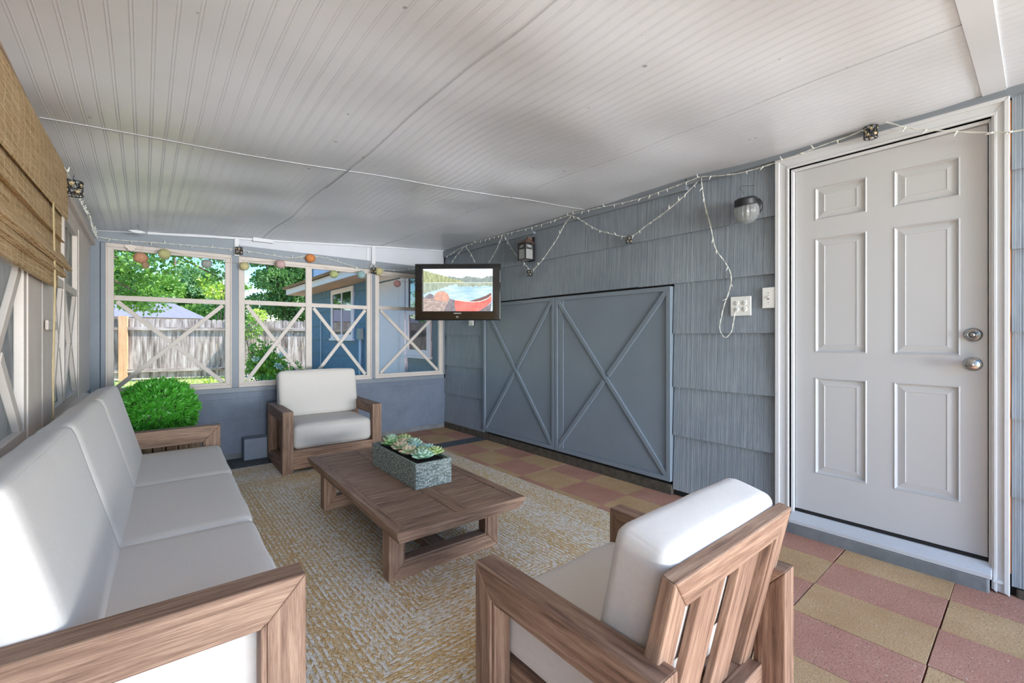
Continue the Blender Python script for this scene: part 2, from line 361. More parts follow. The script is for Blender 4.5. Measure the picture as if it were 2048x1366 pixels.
def textured(name, a, b, c, sc):
    t = NT(name); v = t.coord('Object', (1, 1, .35)); n = t.noise(v, sc, 4, .8); v2 = t.coord('Object', (.3, .3, 1)); n2 = t.noise(v2, sc, 3, .8)
    k = t.math('ADD', t.math('MULTIPLY', n, .5), t.math('MULTIPLY', n2, .5)); MAT[name] = t.fin(t.ramp(k, [(.38, a), (.5, b), (.6, c)]), .8, t.bump(k, .7, .005), spec=.2)
textured('planter_gray', srgb(66, 78, 74), srgb(130, 140, 134), srgb(204, 210, 204), 150)
def plain(name, col, rough=.6): t = NT(name); MAT[name] = t.fin(col, rough); return MAT[name]
# ------------------------------------------------------------------ room shell
XL, XR, YF, YN = -.326, 2.98, 4.916, -.85
def zc(x, y): return 2.028 + .0745 * (x + .326)
def wav(x, y):
    n = mnoise.noise(Vector((x * .9, y * 1.5, 3.1))) * .030 + mnoise.noise(Vector((x * 2.1, y * 2.6, 8.4))) * .011
    seam = math.exp(-((y - 2.55) / .22) ** 2) * .006
    return n + seam
m = MB(); nx, ny = 84, 120; x0, x1 = XL - .06, XR + .04
for j in range(ny + 1):
    for i in range(nx + 1):
        x = x0 + (x1 - x0) * i / nx; y = YN + (YF + .02 - YN) * j / ny
        m.v.append((x, y, zc(x, y) + wav(x, y)))
for j in range(ny):
    for i in range(nx):
        a = j * (nx + 1) + i; m.f.append([a, a + nx + 1, a + nx + 2, a + 1]); m.mi.append(0); m.sm.append(True); m.uv.append([(0, 0)] * 4)
ceil = struct(m.build('ceiling', MAT['bead']))
s_ = ceil.modifiers.new('so', 'SOLIDIFY'); s_.thickness = .012; s_.offset = -1
# thin cover strips over the panel joints, following the sag of the ceiling
def strip_y(name, y, wd, xa, xb, th=.005):
    m = MB(); N = 60; v = []; f = []
    for i in range(N + 1):
        x = xa + (xb - xa) * i / N
        for dy, dz in ((-wd / 2, 0), (-wd / 2, -th), (wd / 2, -th), (wd / 2, 0)): v.append((x, y + dy, zc(x, y) + wav(x, y + dy) + dz))
    for i in range(N):
        for k in range(3): f.append((i * 4 + k, i * 4 + k + 1, i * 4 + k + 5, i * 4 + k + 4))
    f += [(0, 1, 2, 3), (N * 4 + 3, N * 4 + 2, N * 4 + 1, N * 4)]
    m.add(v, f); return struct(m.build(name, MAT['bead_plain']))
strip_y('trim_1', 2.55, .018, XL + .01, XR - .01, .0015)
strip_y('trim_2', .125, .075, XL + .01, XR - .02, .005)
def strip_x(name, x, ya, yb, wd=.0035, mat='board_white'):
    m = MB(); N = 70; v = []; f = []
    for i in range(N + 1):
        y = ya + (yb - ya) * i / N
        for dx, dz in ((-wd / 2, 0), (-wd / 2, -.0025), (wd / 2, -.0025), (wd / 2, 0)): v.append((x + dx, y, zc(x, y) + wav(x, y) + dz))
    for i in range(N):
        for k in range(3): f.append((i * 4 + k, i * 4 + k + 1, i * 4 + k + 5, i * 4 + k + 4))
    m.add(v, f); return struct(m.build(name, MAT[mat]))
strip_x('trim_3', .895, .1, YF - .03, .006); strip_x('trim_4', 2.115, .1, YF - .03, .004)
strip_x('trim_5', .90, 2.5, 2.95, .003, 'dark_gap')

# floor: checkered pavers in one mesh, on a dark bed
m = MB(); m.beam((XL - .1, YN, -.12), (3.06, YF + .1, -.032), mi=3)
ys = [-1.44, -1.015, -.595, -.17, .25, .675, 1.095, 1.515, 1.935, 2.35, 2.765, 3.18, 3.585, 3.99, 4.19, 4.60, 5.02]
xs = [3.03 - .302 * k for k in range(12)]
for j in range(len(ys) - 1):
    for i in range(len(xs) - 1):
        dark = abs(ys[j] - 3.99) < .01
        par = (i + 1 + (j if j < 14 else j + 1)) % 2
        mi = 2 if dark else (0 if par == 0 else 1)
        if j >= 14 and xs[i] < 1.1: mi = 2
        g = .0022; z = rnd.uniform(-.0012, .0004); sk = rnd.uniform(-.0015, .0015)
        m.beam((xs[i + 1] + g * .6, ys[j] + g + sk, -.035), (xs[i] - g * .6, ys[j + 1] - g + sk, z), ax=0, mi=mi)
floor = struct(m.build('floor', [MAT['paver_pink'], MAT['paver_yellow'], MAT['paver_gray'], MAT['dark_gap']], bevel=.0012, bseg=1))

# right wall with shingle courses
m = MB(); rr = random.Random(3)
m.beam((3.0, YN, -.1), (3.12, .13, 2.42), mi=1); m.beam((3.0, 1.0, -.1), (3.12, YF + .05, 2.42), mi=1); m.beam((3.0, .13, 2.2), (3.12, 1.0, 2.42), mi=1); m.beam((3.07, .10, -.1), (3.12, 1.03, 2.25), mi=1)
m.beam((2.978, 1.0315, .1), (3.0, 1.0345, 2.20), mi=2); m.beam((2.978, .0755, .1), (3.0, .0785, 2.22), mi=2)
zs = [2.30, 1.905, 1.552, 1.183, .795, .443, .045]
def course(ya, yb, zt, zb, wid=.62):
    y = ya
    first = True
    while y < yb - .01:
        e = min(yb, y + (rr.uniform(.2, wid) if first else wid)); first = False
        if yb - e < .08: e = yb
        g = .0007; t = rr.uniform(-.001, .0015); dz = rr.uniform(-.003, .003)
        P = [(2.994, zt + .01), (2.973 - t, zb + dz), (2.995, zb + dz)]
        pts = [(p[0], y + g, p[1]) for p in P] + [(p[0], e - g, p[1]) for p in P]
        m.add(pts, [(0, 1, 2), (5, 4, 3), (0, 3, 4, 1), (1, 4, 5, 2), (2, 5, 3, 0)]); y = e
for k in range(6):
    zt, zb = zs[k], zs[k + 1]
    course(YN, .074, zt, zb)
    if k < 2: course(1.036, YF - .002, zt, zb, 1.25)
    else: course(1.036, 1.715, zt, zb, .8); course(4.045, YF - .002, zt, zb, 1.0)
wr = struct(m.build('wall_right', [MAT['shingle'], MAT['dark_gap'], MAT['orange_primer']]))
m = MB(); m.beam((2.952, YN, 2.236), (3.0, 1.6, 2.36)); m.beam((2.955, 1.603, 2.205), (3.0, 3.2, 2.36)); m.beam((2.955, 3.203, 2.185), (3.0, YF, 2.36))
struct(m.build('trim_6', MAT['beam_blue'], bevel=.004))
m = MB(); m.beam((2.968, 1.72, -.03), (3.0, 4.9, .075)); m.beam((2.985, 4.0, .0), (3.0, YF, .1)); m.beam((2.975, -.85, -.03), (3.0, .06, .04))
struct(m.build('baseboard_right', MAT['kerb'], bevel=.01))

# barn doors on the right wall (two leaves)
def barn(name, ya, yb, label):
    m = MB(); z0, z1 = .1, 1.532
    m.beam((2.966, ya, z0), (2.998, yb, z1), ax=2)
    o = struct(m.build(name, MAT['barn_blue'], bevel=.002), label)
    m = MB(); m.frame((2.966, ya, z0), (0, 1, 0), (0, 0, 1), yb - ya, z1 - z0, .034, (-1, 0, 0), .017); struct(m.build('door_frame', MAT['barn_blue'], o, bevel=.002))
    i = .03
    a = ((2.966, ya + i, z0 + i), (2.966, yb - i, z1 - i)); b = ((2.966, ya + i, z1 - i), (2.966, yb - i, z0 + i))
    m = MB(); m.bar(a[0], a[1], .034, .016, (-1, 0, 0)); struct(m.build('brace', MAT['barn_blue'], o, bevel=.002))
    c = Vector(b[0]).lerp(Vector(b[1]), .5); d = (Vector(b[1]) - Vector(b[0])).normalized() * .03
    m = MB(); m.bar(b[0], c - d, .036, .0155, (-1, 0, 0)); m.bar(c + d, b[1], .036, .0155, (-1, 0, 0)); struct(m.build('brace', MAT['barn_blue'], o, bevel=.002))
    return o
d2 = barn('door_2', 2.908, 4.034, 'blue-grey barn style door leaf with a cross brace, partly behind the television')
d3 = barn('door_3', 1.722, 2.900, 'blue-grey barn style door leaf with a cross brace, nearer the white door')
m = MB(); m.beam((2.9655, 2.80, .13), (2.958, 2.862, 1.50), ax=2)
for z in (.86, 1.17): m.lathe([(.0, 0), (.007, 0), (.006, .004), (0, .005)], 10, M=Matrix.Translation((2.958, 2.83, z)) @ Matrix.Rotation(-PI / 2, 4, 'Y'))
struct(m.build('meeting_strip', MAT['barn_blue'], d3, bevel=.0015))

# white entry door
yA, yB, zA, zB = .147, .934, .137, 2.147
XD = 3.004
m = MB(); panels = []
for (ya, yb) in ((.245, .475), (.601, .826)):
    for (za, zb) in ((.375, .915), (1.08, 1.723), (1.847, 2.018)): panels.append((ya - .008, yb + .008, za - .01, zb + .01))
ysd = sorted({yA, yB} | {p[0] for p in panels} | {p[1] for p in panels}); zsd = sorted({zA, zB} | {p[2] for p in panels} | {p[3] for p in panels})
for i in range(len(ysd) - 1):
    for j in range(len(zsd) - 1):
        cy, cz = (ysd[i] + ysd[i + 1]) / 2, (zsd[j] + zsd[j + 1]) / 2
        if any(p[0] < cy < p[1] and p[2] < cz < p[3] for p in panels): continue
        m.add([(XD, ysd[i], zsd[j]), (XD, ysd[i], zsd[j + 1]), (XD, ysd[i + 1], zsd[j + 1]), (XD, ysd[i + 1], zsd[j])], [(0, 1, 2, 3)])
for p in panels:
    prof = [(0, 0), (.005, -.004), (.010, .004), (.013, .010), (.016, .011), (.046, .004), (.048, .006), (.049, .0065)]
    loops = []
    for ins, dx in prof:
        loops.append([(XD + dx, p[0] + ins, p[2] + ins), (XD + dx, p[0] + ins, p[3] - ins), (XD + dx, p[1] - ins, p[3] - ins), (XD + dx, p[1] - ins, p[2] + ins)])
    for a, b in zip(loops, loops[1:]):
        for k in range(4):
            j = (k + 1) % 4; m.add([a[k], a[j], b[j], b[k]], [(0, 1, 2, 3)])
    m.add(loops[-1], [(0, 1, 2, 3)])
m.beam((XD + .012, yA, zA), (XD + .045, yB, zB)); m.beam((XD, yA - .0, zA), (XD + .02, yA + .001, zB)); m.beam((XD, yB - .001, zA), (XD + .02, yB, zB))
door = struct(m.build('door_1', MAT['door_white']), 'white six panel entry door with brushed knob and deadbolt')
# deadbolt and knob
RY = Matrix.Rotation(-PI / 2, 4, 'Y')
m = MB(); T = Matrix.Translation((XD, .195, 1.170)) @ RY
m.lathe([(0, 0), (.033, 0), (.032, .005), (.026, .010), (.024, .013), (.022, .013), (.020, .018), (.0185, .024), (.016, .024), (.0155, .022), (0, .022)], 32, M=T)
db = struct(m.build('deadbolt', MAT['dark_chrome'], door)); db['label'] = 'brushed metal deadbolt with keyhole'
m = MB(); m.lathe([(.009, .0), (.009, .004), (0, .004)], 16, M=Matrix.Translation((XD - .022, .195, 1.170)) @ RY); m.beam((XD - .0275, .194, 1.166), (XD - .0262, .196, 1.174), mi=1)
struct(m.build('keyhole', [MAT['chrome'], MAT['black_metal']], db))
m = MB(); T = Matrix.Translation((XD, .195, 1.032)) @ RY
m.lathe([(0, 0), (.033, 0), (.032, .004), (.026, .007), (.013, .010), (.011, .030), (.016, .036), (.025, .042), (.029, .050), (.029, .056), (.024, .064), (.012, .068), (0, .068)], 32, M=T)
kb = struct(m.build('door_knob', MAT['dark_chrome'], door)); kb['label'] = 'brushed metal door knob'
m = MB(); m.lathe([(.008, 0), (.008, .004), (0, .004)], 16, M=Matrix.Translation((XD - .067, .195, 1.032)) @ RY); m.beam((XD - .0725, .1942, 1.028), (XD - .0708, .1958, 1.036), mi=1)
struct(m.build('keyhole', [MAT['chrome'], MAT['black_metal']], kb))
# casing, jamb, threshold
m = MB(); cw = .07
m.frame((2.968, .079, .0), (0, 1, 0), (0, 0, 1), 1.031 - .079, 2.243, (.01, .066, .066, .056), (1, 0, 0), .034, sides='rtl')
m.frame((2.958, .079, .0), (0, 1, 0), (0, 0, 1), 1.031 - .079, 2.243, (.01, .024, .024, .018), (1, 0, 0), .012, sides='rtl')
m.frame((2.963, .117, .0), (0, 1, 0), (0, 0, 1), .853, 2.183, (.01, .014, .014, .012), (1, 0, 0), .012, sides='rtl')
m.frame((2.985, .130, .05), (0, 1, 0), (0, 0, 1), .822, 2.115, (.01, .016, .016, .014), (1, 0, 0), .05, sides='rtl')
m.beam((2.96, .079, .045), (3.0, .132, .06))
struct(m.build('trim_7', MAT['white_paint'], bevel=.003))
m = MB(); m.poly([(2.935, .133, .062), (2.935, .133, .082), (2.99, .133, .118), (3.05, .133, .128), (3.05, .133, .062)], (0, 1, 0), .815)
for k in range(6): m.beam((2.941 + k * .009, .134, .084 + k * .006), (2.944 + k * .009, .947, .0885 + k * .006), ax=1)
m.beam((2.998, .134, .118), (3.01, .947, .134), ax=1, mi=1)
struct(m.build('trim_8', [MAT['board_white'], MAT['dark_gap']], bevel=.0015, bseg=1))
m = MB(); m.beam((2.935, .14, -.01), (3.02, 1.0, .062)); struct(m.build('trim_9', MAT['concrete'], bevel=.008))

# far wall
m = MB(); m.beam((XL - .1, YF, -.1), (XR + .02, YF + .15, .632)); m.beam((XL - .1, YF - .006, 0), (XR, YF, .05), mi=1)
wf = struct(m.build('wall_far', [MAT['block'], MAT['concrete']]))
m = MB(); m.beam((XL, YF - .014, .630), (XR - .012, YF + .12, .678)); struct(m.build('trim_10', MAT['post_blue'], bevel=.005))
posts = [(XL - .02, -.272), (-.270, -.238), (.640, .700), (2.006, 2.050), (2.948, 2.982)]
m = MB()
for a, b in posts: m.beam((a, YF - (.012 if a > -.3 else .02), .678), (b, YF + .1, 1.94))
struct(m.build('trim_11', MAT['post_blue'], bevel=.004))
m = MB(); zb_ = 1.935
m.poly([(XL, YF - .022, zb_), (.675, YF - .022, zb_), (.675, YF - .022, 2.085), (XL, YF - .022, 2.02)], (0, 1, 0), .1); m.poly([(.675, YF - .020, zb_), (XR - .012, YF - .020, zb_), (XR - .012, YF - .020, 2.03), (.675, YF - .020, 2.035)], (0, 1, 0), .09)
struct(m.build('trim_12', MAT['beam_blue'], bevel=.003))
m = MB(); m.poly([(XL, YF - .004, 1.95), (XR - .012, YF - .004, 1.95), (XR - .012, YF - .004, 2.34), (XL, YF - .004, 2.10)], (0, 1, 0), .08)
wt = struct(m.build('trim_13', MAT['board_white']))
m = MB()
m.beam((.660, YF - .04, 1.93), (.700, YF - .006, 2.10)); m.beam((2.002, YF - .03, 1.99), (2.046, YF - .006, 2.20)); m.beam((1.95, YF - .012, 2.0), (1.975, YF - .004, 2.18))
m.beam((.81, YF - .05, zc(.85, YF) - .026), (.99, YF - .006, zc(.85, YF) + .01))
m.bar((XL + .35, YF - .012, zc(XL + .35, YF) - .004), (XR - .02, YF - .012, zc(XR, YF) - .004), .02, .014, (0, -1, 0))
struct(m.build('trim_14', MAT['white_paint'], bevel=.003))

def xwin(name, xa, xb, za, zb, zm, label, mull=None, mat='far_frame_paint'):
    """wooden screen window in the far wall: frame, mid rail and cross braces"""
    M_ = MAT[mat]; y = YF - .004
    m = MB(); m.frame((xa, y, za), (1, 0, 0), (0, 0, 1), xb - xa, zb - za, (.048, .048, .05, .048), (0, 1, 0), .035)
    m.frame((xa - .004, y - .012, za - .004), (1, 0, 0), (0, 0, 1), xb - xa + .008, zb - za + .008, (.03, .012, .035, .012), (0, 1, 0), .014)
    o = struct(m.build(name, M_, bevel=.003), label)
    cells = [(xa + .048, xb - .048)] if mull is None else [(xa + .048, mull[0]), (mull[1], xb - .048)]
    if mull: m = MB(); m.beam((mull[0], y, za + .045), (mull[1], y + .03, zb - .045)); struct(m.build('mullion', M_, o, bevel=.002))
    for a, b in cells:
        m = MB(); m.beam((a, y + .002, zm - .022), (b, y + .028, zm + .02)); struct(m.build('mid_rail', M_, o, bevel=.002))
        c0, c1, z0, z1 = a + .018, b - .018, za + .055, zm - .030
        m = MB(); m.bar((c0, y + .004, z0), (c1, y + .004, z1), .034, .02, (0, 1, 0)); struct(m.build('brace', M_, o, bevel=.002))
        m = MB(); p, q = Vector((c0, y + .006, z1)), Vector((c1, y + .006, z0)); c = (p + q) / 2; d = (q - p).normalized() * .022
        m.bar(p, c - d, .034, .018, (0, 1, 0)); m.bar(c + d, q, .034, .018, (0, 1, 0)); struct(m.build('brace', M_, o, bevel=.002))
    return o
xwin('window_1', -.236, .638, .682, 1.935, 1.487, 'left cross-braced screen window in the far wall, looking at the fence')
xwin('window_2', .702, 2.004, .682, 1.93, 1.497, 'wide double cross-braced screen window in the middle of the far wall', (1.302, 1.362))
xwin('window_3', 2.052, 2.946, .684, 1.925, 1.503, 'right cross-braced screen window beside the television')

# left wall
m = MB(); xo = XL - .11
m.beam((xo, YN, -.1), (XL, YF + .1, .745), mi=1)
m.beam((xo, YN, 1.865), (XL, YF, 2.06)); m.beam((xo, 4.06, .745), (XL, 4.80, 1.87)); m.beam((xo, 4.80, .745), (XL - .02, 4.93, 2.0), mi=1)
m.beam((xo, 2.392, .745), (XL, 2.672, 1.87)); m.beam((xo + .01, 2.672, .745), (XL - .018, 2.735, 1.87), mi=1); m.beam((xo, 2.735, .745), (XL - .004, 3.0, 1.87))
m.beam((xo, .2, .745), (XL, .5, 1.87))
wl = struct(m.build('wall_left', [MAT['cream_paint'], MAT['post_blue']], bevel=.004))
m = MB(); m.beam((XL, 2.74, 1.19), (XL + .012, 2.99, 1.235)); m.beam((XL - .01, YN, 1.90), (XL + .028, YF - .03, 1.945)); struct(m.build('trim_15', MAT['cream_paint'], bevel=.006))
m = MB(); m.beam((XL - .03, YN, .735), (XL + .045, 2.70, .775)); m.beam((XL - .03, 2.99, .730), (XL + .03, 4.30, .768)); struct(m.build('trim_16', MAT['cream_paint'], bevel=.004))
def lwin(name, ya, yb, za, zb, zm, label, mulls=()):
    M_ = MAT['cream_paint']; xf = XL - .030
    m = MB(); m.frame((xf, ya, za), (0, 1, 0), (0, 0, 1), yb - ya, zb - za, (.05, .05, .05, .05), (1, 0, 0), .026)
    o = struct(m.build(name, M_, bevel=.003), label)
    edges = [ya + .05] + [k for mu in mulls for k in (mu - .022, mu + .022)] + [yb - .05]
    for mu in mulls: m = MB(); m.beam((xf, mu - .022, za + .04), (xf + .026, mu + .022, zb - .04)); struct(m.build('mullion', M_, o, bevel=.003))
    for k in range(0, len(edges), 2):
        a, b = edges[k], edges[k + 1]
        m = MB(); m.beam((xf, a, zm - .025), (xf + .024, b, zm + .02)); struct(m.build('mid_rail', M_, o, bevel=.003))
        c0, c1, z0, z1 = a + .02, b - .02, za + .055, zm - .03
        m = MB(); m.bar((xf + .004, c0, z0), (xf + .004, c1, z1), .042, .017, (1, 0, 0)); struct(m.build('brace', M_, o, bevel=.002))
        m = MB(); p, q = Vector((xf + .004, c0, z1)), Vector((xf + .004, c1, z0)); c = (p + q) / 2; d = (q - p).normalized() * .025
        m.bar(p, c - d, .042, .020, (1, 0, 0)); m.bar(c + d, q, .042, .020, (1, 0, 0)); struct(m.build('brace', M_, o, bevel=.002))
    m = MB(); m.beam((xf - .003, ya + .01, za + .01), (xf - .0025, yb - .01, zb - .01)); s = struct(m.build('insect_screen', MAT['screen'], o)); s['label'] = 'dark see-through insect screen'
    return o
lwin('window_4', .5, 2.392, .775, 1.866, 1.43, 'cross-braced screen window under the bamboo blind', (1.02, 1.66))
lwin('window_5', 3.0, 4.06, .768, 1.866, 1.445, 'narrow cross-braced screen window between blind and corner', (3.42,))
lwin('window_6', -.84, .2, .775, 1.866, 1.43, None, (-.3,));
# porch roof and house roof overhead
m = MB(); m.poly([(XL - .75, YN, 2.10), (XR + .1, YN, 2.40), (XR + .1, YN, 2.47), (XL - .75, YN, 2.17)], (0, 1, 0), YF - YN + .35)
struct(m.build('trim_17', MAT['roof_gray']))
# ------------------------------------------------------------------ furniture
def cushion(name, cx, cy, cz, W, D, H, r=.05, puff=.02, parent=None, rot=None, org=None, n=14, mat='linen', piping=True, squash=None):
    """rounded, puffed upholstery block centred at cx,cy,cz"""
    m = MB(); hx, hy, hz = W / 2, D / 2, H / 2; V = {}; vs_ = []; fs = []
    def key(p): return tuple(round(c, 5) for c in p)
    def pos(a, b, c):
        p = Vector((a * hx, b * hy, c * hz)); q = Vector((max(-hx + r, min(hx - r, p.x)), max(-hy + r, min(hy - r, p.y)), max(-hz + r, min(hz - r, p.z))))
        d = p - q
        if d.length > 1e-7: p = q + d.normalized() * r
        wx, wy, wz = (math.cos(a * PI / 2)) ** .6 if abs(a) < 1 else 0, (math.cos(b * PI / 2)) ** .6 if abs(b) < 1 else 0, (math.cos(c * PI / 2)) ** .6 if abs(c) < 1 else 0
        p.z += puff * c * wx * wy; p.y += puff * .45 * b * wx * wz; p.x += puff * .35 * a * wy * wz
        nz = mnoise.noise(Vector((p.x * 6 + cx, p.y * 6 + cy, p.z * 6))) * .004
        return p * (1 + nz / max(.1, p.length))
    ts = sorted({round(-1 + 2 * i / n, 4) for i in range(n + 1)} | {-.985, .985, -.955, .955})
    for ax in range(3):
        for sg in (-1, 1):
            grid = {}
            for i, u in enumerate(ts):
                for j, v in enumerate(ts):
                    c = [0, 0, 0]; c[ax] = sg; c[(ax + 1) % 3] = u; c[(ax + 2) % 3] = v
                    k = key(c)
                    if k not in V: V[k] = len(vs_); vs_.append(pos(*c))
                    grid[i, j] = V[k]
            for i in range(len(ts) - 1):
                for j in range(len(ts) - 1):
                    q = (grid[i, j], grid[i + 1, j], grid[i + 1, j + 1], grid[i, j + 1]); fs.append(q if sg > 0 else q[::-1])
    base = Matrix.Translation((cx, cy, cz))
    if rot is not None: o = Vector(org or (cx, cy, cz)); base = Matrix.Translation(o) @ rot.to_4x4() @ Matrix.Translation(-o) @ base
    m.M = base; m.add([tuple(v) for v in vs_], fs, None, 0, True)
    ob = m.build(name, MAT[mat], parent)
    if piping:
        p = MB(); p.M = base; rr_ = r * .30; path = []
        X_, Y_ = hx - .0015, hy - .0015
        def arc(cx_, cy_, a0):
            for k in range(5):
                a = a0 + k * PI / 8; path.append((cx_ + r * math.cos(a), cy_ + r * math.sin(a), hz - r * .9))
        arc(X_ - r, Y_ - r, 0); arc(-X_ + r, Y_ - r, PI / 2); arc(-X_ + r, -Y_ + r, PI); arc(X_ - r, -Y_ + r, 1.5 * PI)
    return ob

def side_frame(name, parent, x0, T, D, A, mt=.085, mf=.075, mb=.07, mr=.075):
    """closed rectangular arm frame in the YZ plane, x0..x0+T, y from 0 (front) to D (rear)"""
    m = MB(); m.frame((x0, 0, 0), (0, 1, 0), (0, 0, 1), D, A, (mb, mr, mt, mf), (1, 0, 0), T)
    k = .014
    m.frame((x0 + .006, mf - .001, mb - .001), (0, 1, 0), (0, 0, 1), D - mf - mr + .002, A - mb - mt + .002, k, (1, 0, 0), T - .012)
    return m.build(name, MAT['teak'], parent, bevel=.004)

def lounge_chair(label, loc, rz, W, D, A, T, lean, zb_top, yb_top, seat_z, cush_top, back_w, nslat=2, cw=None, cx=0, cup=.07):
    """front faces local -Y; y=0 front, y=D rear"""
    root = empty('lounge_chair', loc, rz, label, 'armchair', None)
    side_frame('arm_frame', root, -W / 2, T, D, A); side_frame('arm_frame', root, W / 2 - T, T, D, A)
    xi = W / 2 - T
    m = MB(); m.beam((-xi, .012, .025), (xi, .05, seat_z - .03)); m.beam((-xi, .004, seat_z - .03), (xi, .055, seat_z)); m.build('seat_rail', MAT['teak'], root, bevel=.004)
    m = MB()
    m.beam((-xi, D - .10, .04), (xi, D - .06, seat_z)); m.beam((-xi, .05, .08), (-xi + .035, D - .10, seat_z - .001)); m.beam((xi - .035, .05, .08), (xi, D - .10, seat_z - .001))
    for k in range(7): y = .07 + k * (D - .22) / 6; m.beam((-xi + .03, y, seat_z - .02), (xi - .03, y + .05, seat_z - .004))
    m.build('seat_frame', MAT['teak'], root, bevel=.003)
    # leaning back: frame plane through (yb_bot,zb_bot)-(yb_top,zb_top)
    dirv = Vector((0, math.sin(lean), math.cos(lean))); nrm = Vector((0, -math.cos(lean), math.sin(lean)))
    zb0 = .10; L = (zb_top - zb0) / math.cos(lean); o = Vector((-back_w / 2, yb_top, zb_top)) - dirv * L
    m = MB(); th = .035
    m.frame(o, (1, 0, 0), dirv, back_w, L, (.05, .068, .078, .068), nrm, th)
    m.frame(o + Vector((.067, 0, 0)) + dirv * .049 + nrm * .004, (1, 0, 0), dirv, back_w - .134, L - .126, .012, nrm, th - .008)
    m.build('back_frame', MAT['teak'], root, bevel=.004)
    inner = back_w - .16; sw = .118 if back_w > .6 else .105; gap = (inner - nslat * sw) / (nslat + 1)
    for k in range(nslat):
        x = -inner / 2 + gap * (k + 1) + sw * k
        m = MB(); p = Vector((x, o.y, o.z)) + dirv * .045 + nrm * .008
        m.poly([p, p + Vector((sw, 0, 0)), p + Vector((sw, 0, 0)) + dirv * (L - .115), p + dirv * (L - .115)], nrm, .02, dirv)
        m.build('back_slat', MAT['teak'], root, bevel=.003)
    # cushions
    H = cush_top - seat_z; cd = D - .17
    cushion('seat_cushion', 0, cd / 2 + .012, seat_z + H / 2, 2 * xi - .006, cd, H, .045, .014, root)
    bt = .15; bl = (zb_top + cup - cush_top) / math.cos(lean); base = o + Vector((back_w / 2, 0, 0)) + dirv * ((cush_top - .02 - zb0) / math.cos(lean)) + nrm * (th + bt / 2)
    bl = bl + .0
    ctr = base + dirv * (bl / 2)
    cushion('back_cushion', ctr.x + cx, ctr.y, ctr.z, cw or back_w + .01, bt, bl, .035, .010, root, Matrix.Rotation(-lean, 3, 'X'), tuple(ctr))
    return root
RZ = R(-1.8)
# far chair: faces the viewpoint
lounge_chair('teak-framed lounge chair with linen cushions under the far windows', (1.305, 4.0, 0), RZ, .845, .70, .52, .085, R(13), .74, .70, .19, .395, .70)
# near chair: seen from behind, faces the far wall
lounge_chair('teak-framed lounge chair seen from behind, slatted back towards the viewpoint', (1.112, 1.075, 0), PI + RZ * .3, .705, .615, .48, .07, R(12.5), .662, .625, .19, .375, .615, cw=.575, cx=-.012, cup=.04)

# sofa: local x = along its length, y = 0 front .. rear; front faces local -Y (world +X)
def sofa():
    Ln, D, A, T = 2.425, .63, .56, .078
    root = empty('sofa', (.354, 2.376, 0), PI / 2 - R(2.1), 'long teak-framed three seat sofa with linen cushions along the left windows', 'sofa')
    # local +x -> world +Y ; local -y -> world +X
    side_frame('arm_frame', root, -Ln / 2, T, D, A, .092, .085, .08, .08); side_frame('arm_frame', root, Ln / 2 - T, T, D, A, .092, .085, .08, .08)
    xi = Ln / 2 - T; sz = .20
    m = MB(); m.beam((-xi, .012, .03), (xi, .05, sz - .03)); m.beam((-xi, .004, sz - .03), (xi, .055, sz)); m.build('seat_rail', MAT['teak'], root, bevel=.004)
    m = MB(); m.beam((-xi, D - .08, .05), (xi, D - .04, sz))
    for k in range(24): x = -xi + .02 + k * (2 * xi - .1) / 23; m.beam((x, .05, sz - .02), (x + .06, D - .05, sz - .004), ax=1)
    m.build('seat_frame', MAT['teak'], root, bevel=.003)
    m = MB(); m.frame((-xi, D - .012, sz), (1, 0, 0), (0, 0, 1), 2 * xi, .50, .06, (0, -1, 0), .03); m.build('back_frame', MAT['teak'], root, bevel=.004)
    for k in range(16): x = -xi + .08 + k * (2 * xi - .22) / 15; m = MB(); m.beam((x, D - .016, sz + .05), (x + .06, D - .036, sz + .45)); m.build('back_slat', MAT['teak'], root, bevel=.002)
    cw_ = 2 * xi / 3
    for k in range(3):
        x = -xi + cw_ * (k + .5)
        cushion('seat_cushion', x, .232, sz + .115, cw_ - .0005, .46, .235, .028, .006, root)
    lean = R(15)
    for k in range(3):
        x = -xi + cw_ * (k + .5); c = (x, .497, .588)
        cushion('back_cushion', *c, cw_ - .0005, .11, .55, .03, .004, root, Matrix.Rotation(-lean, 3, 'X'), c)
    return root
sofa()

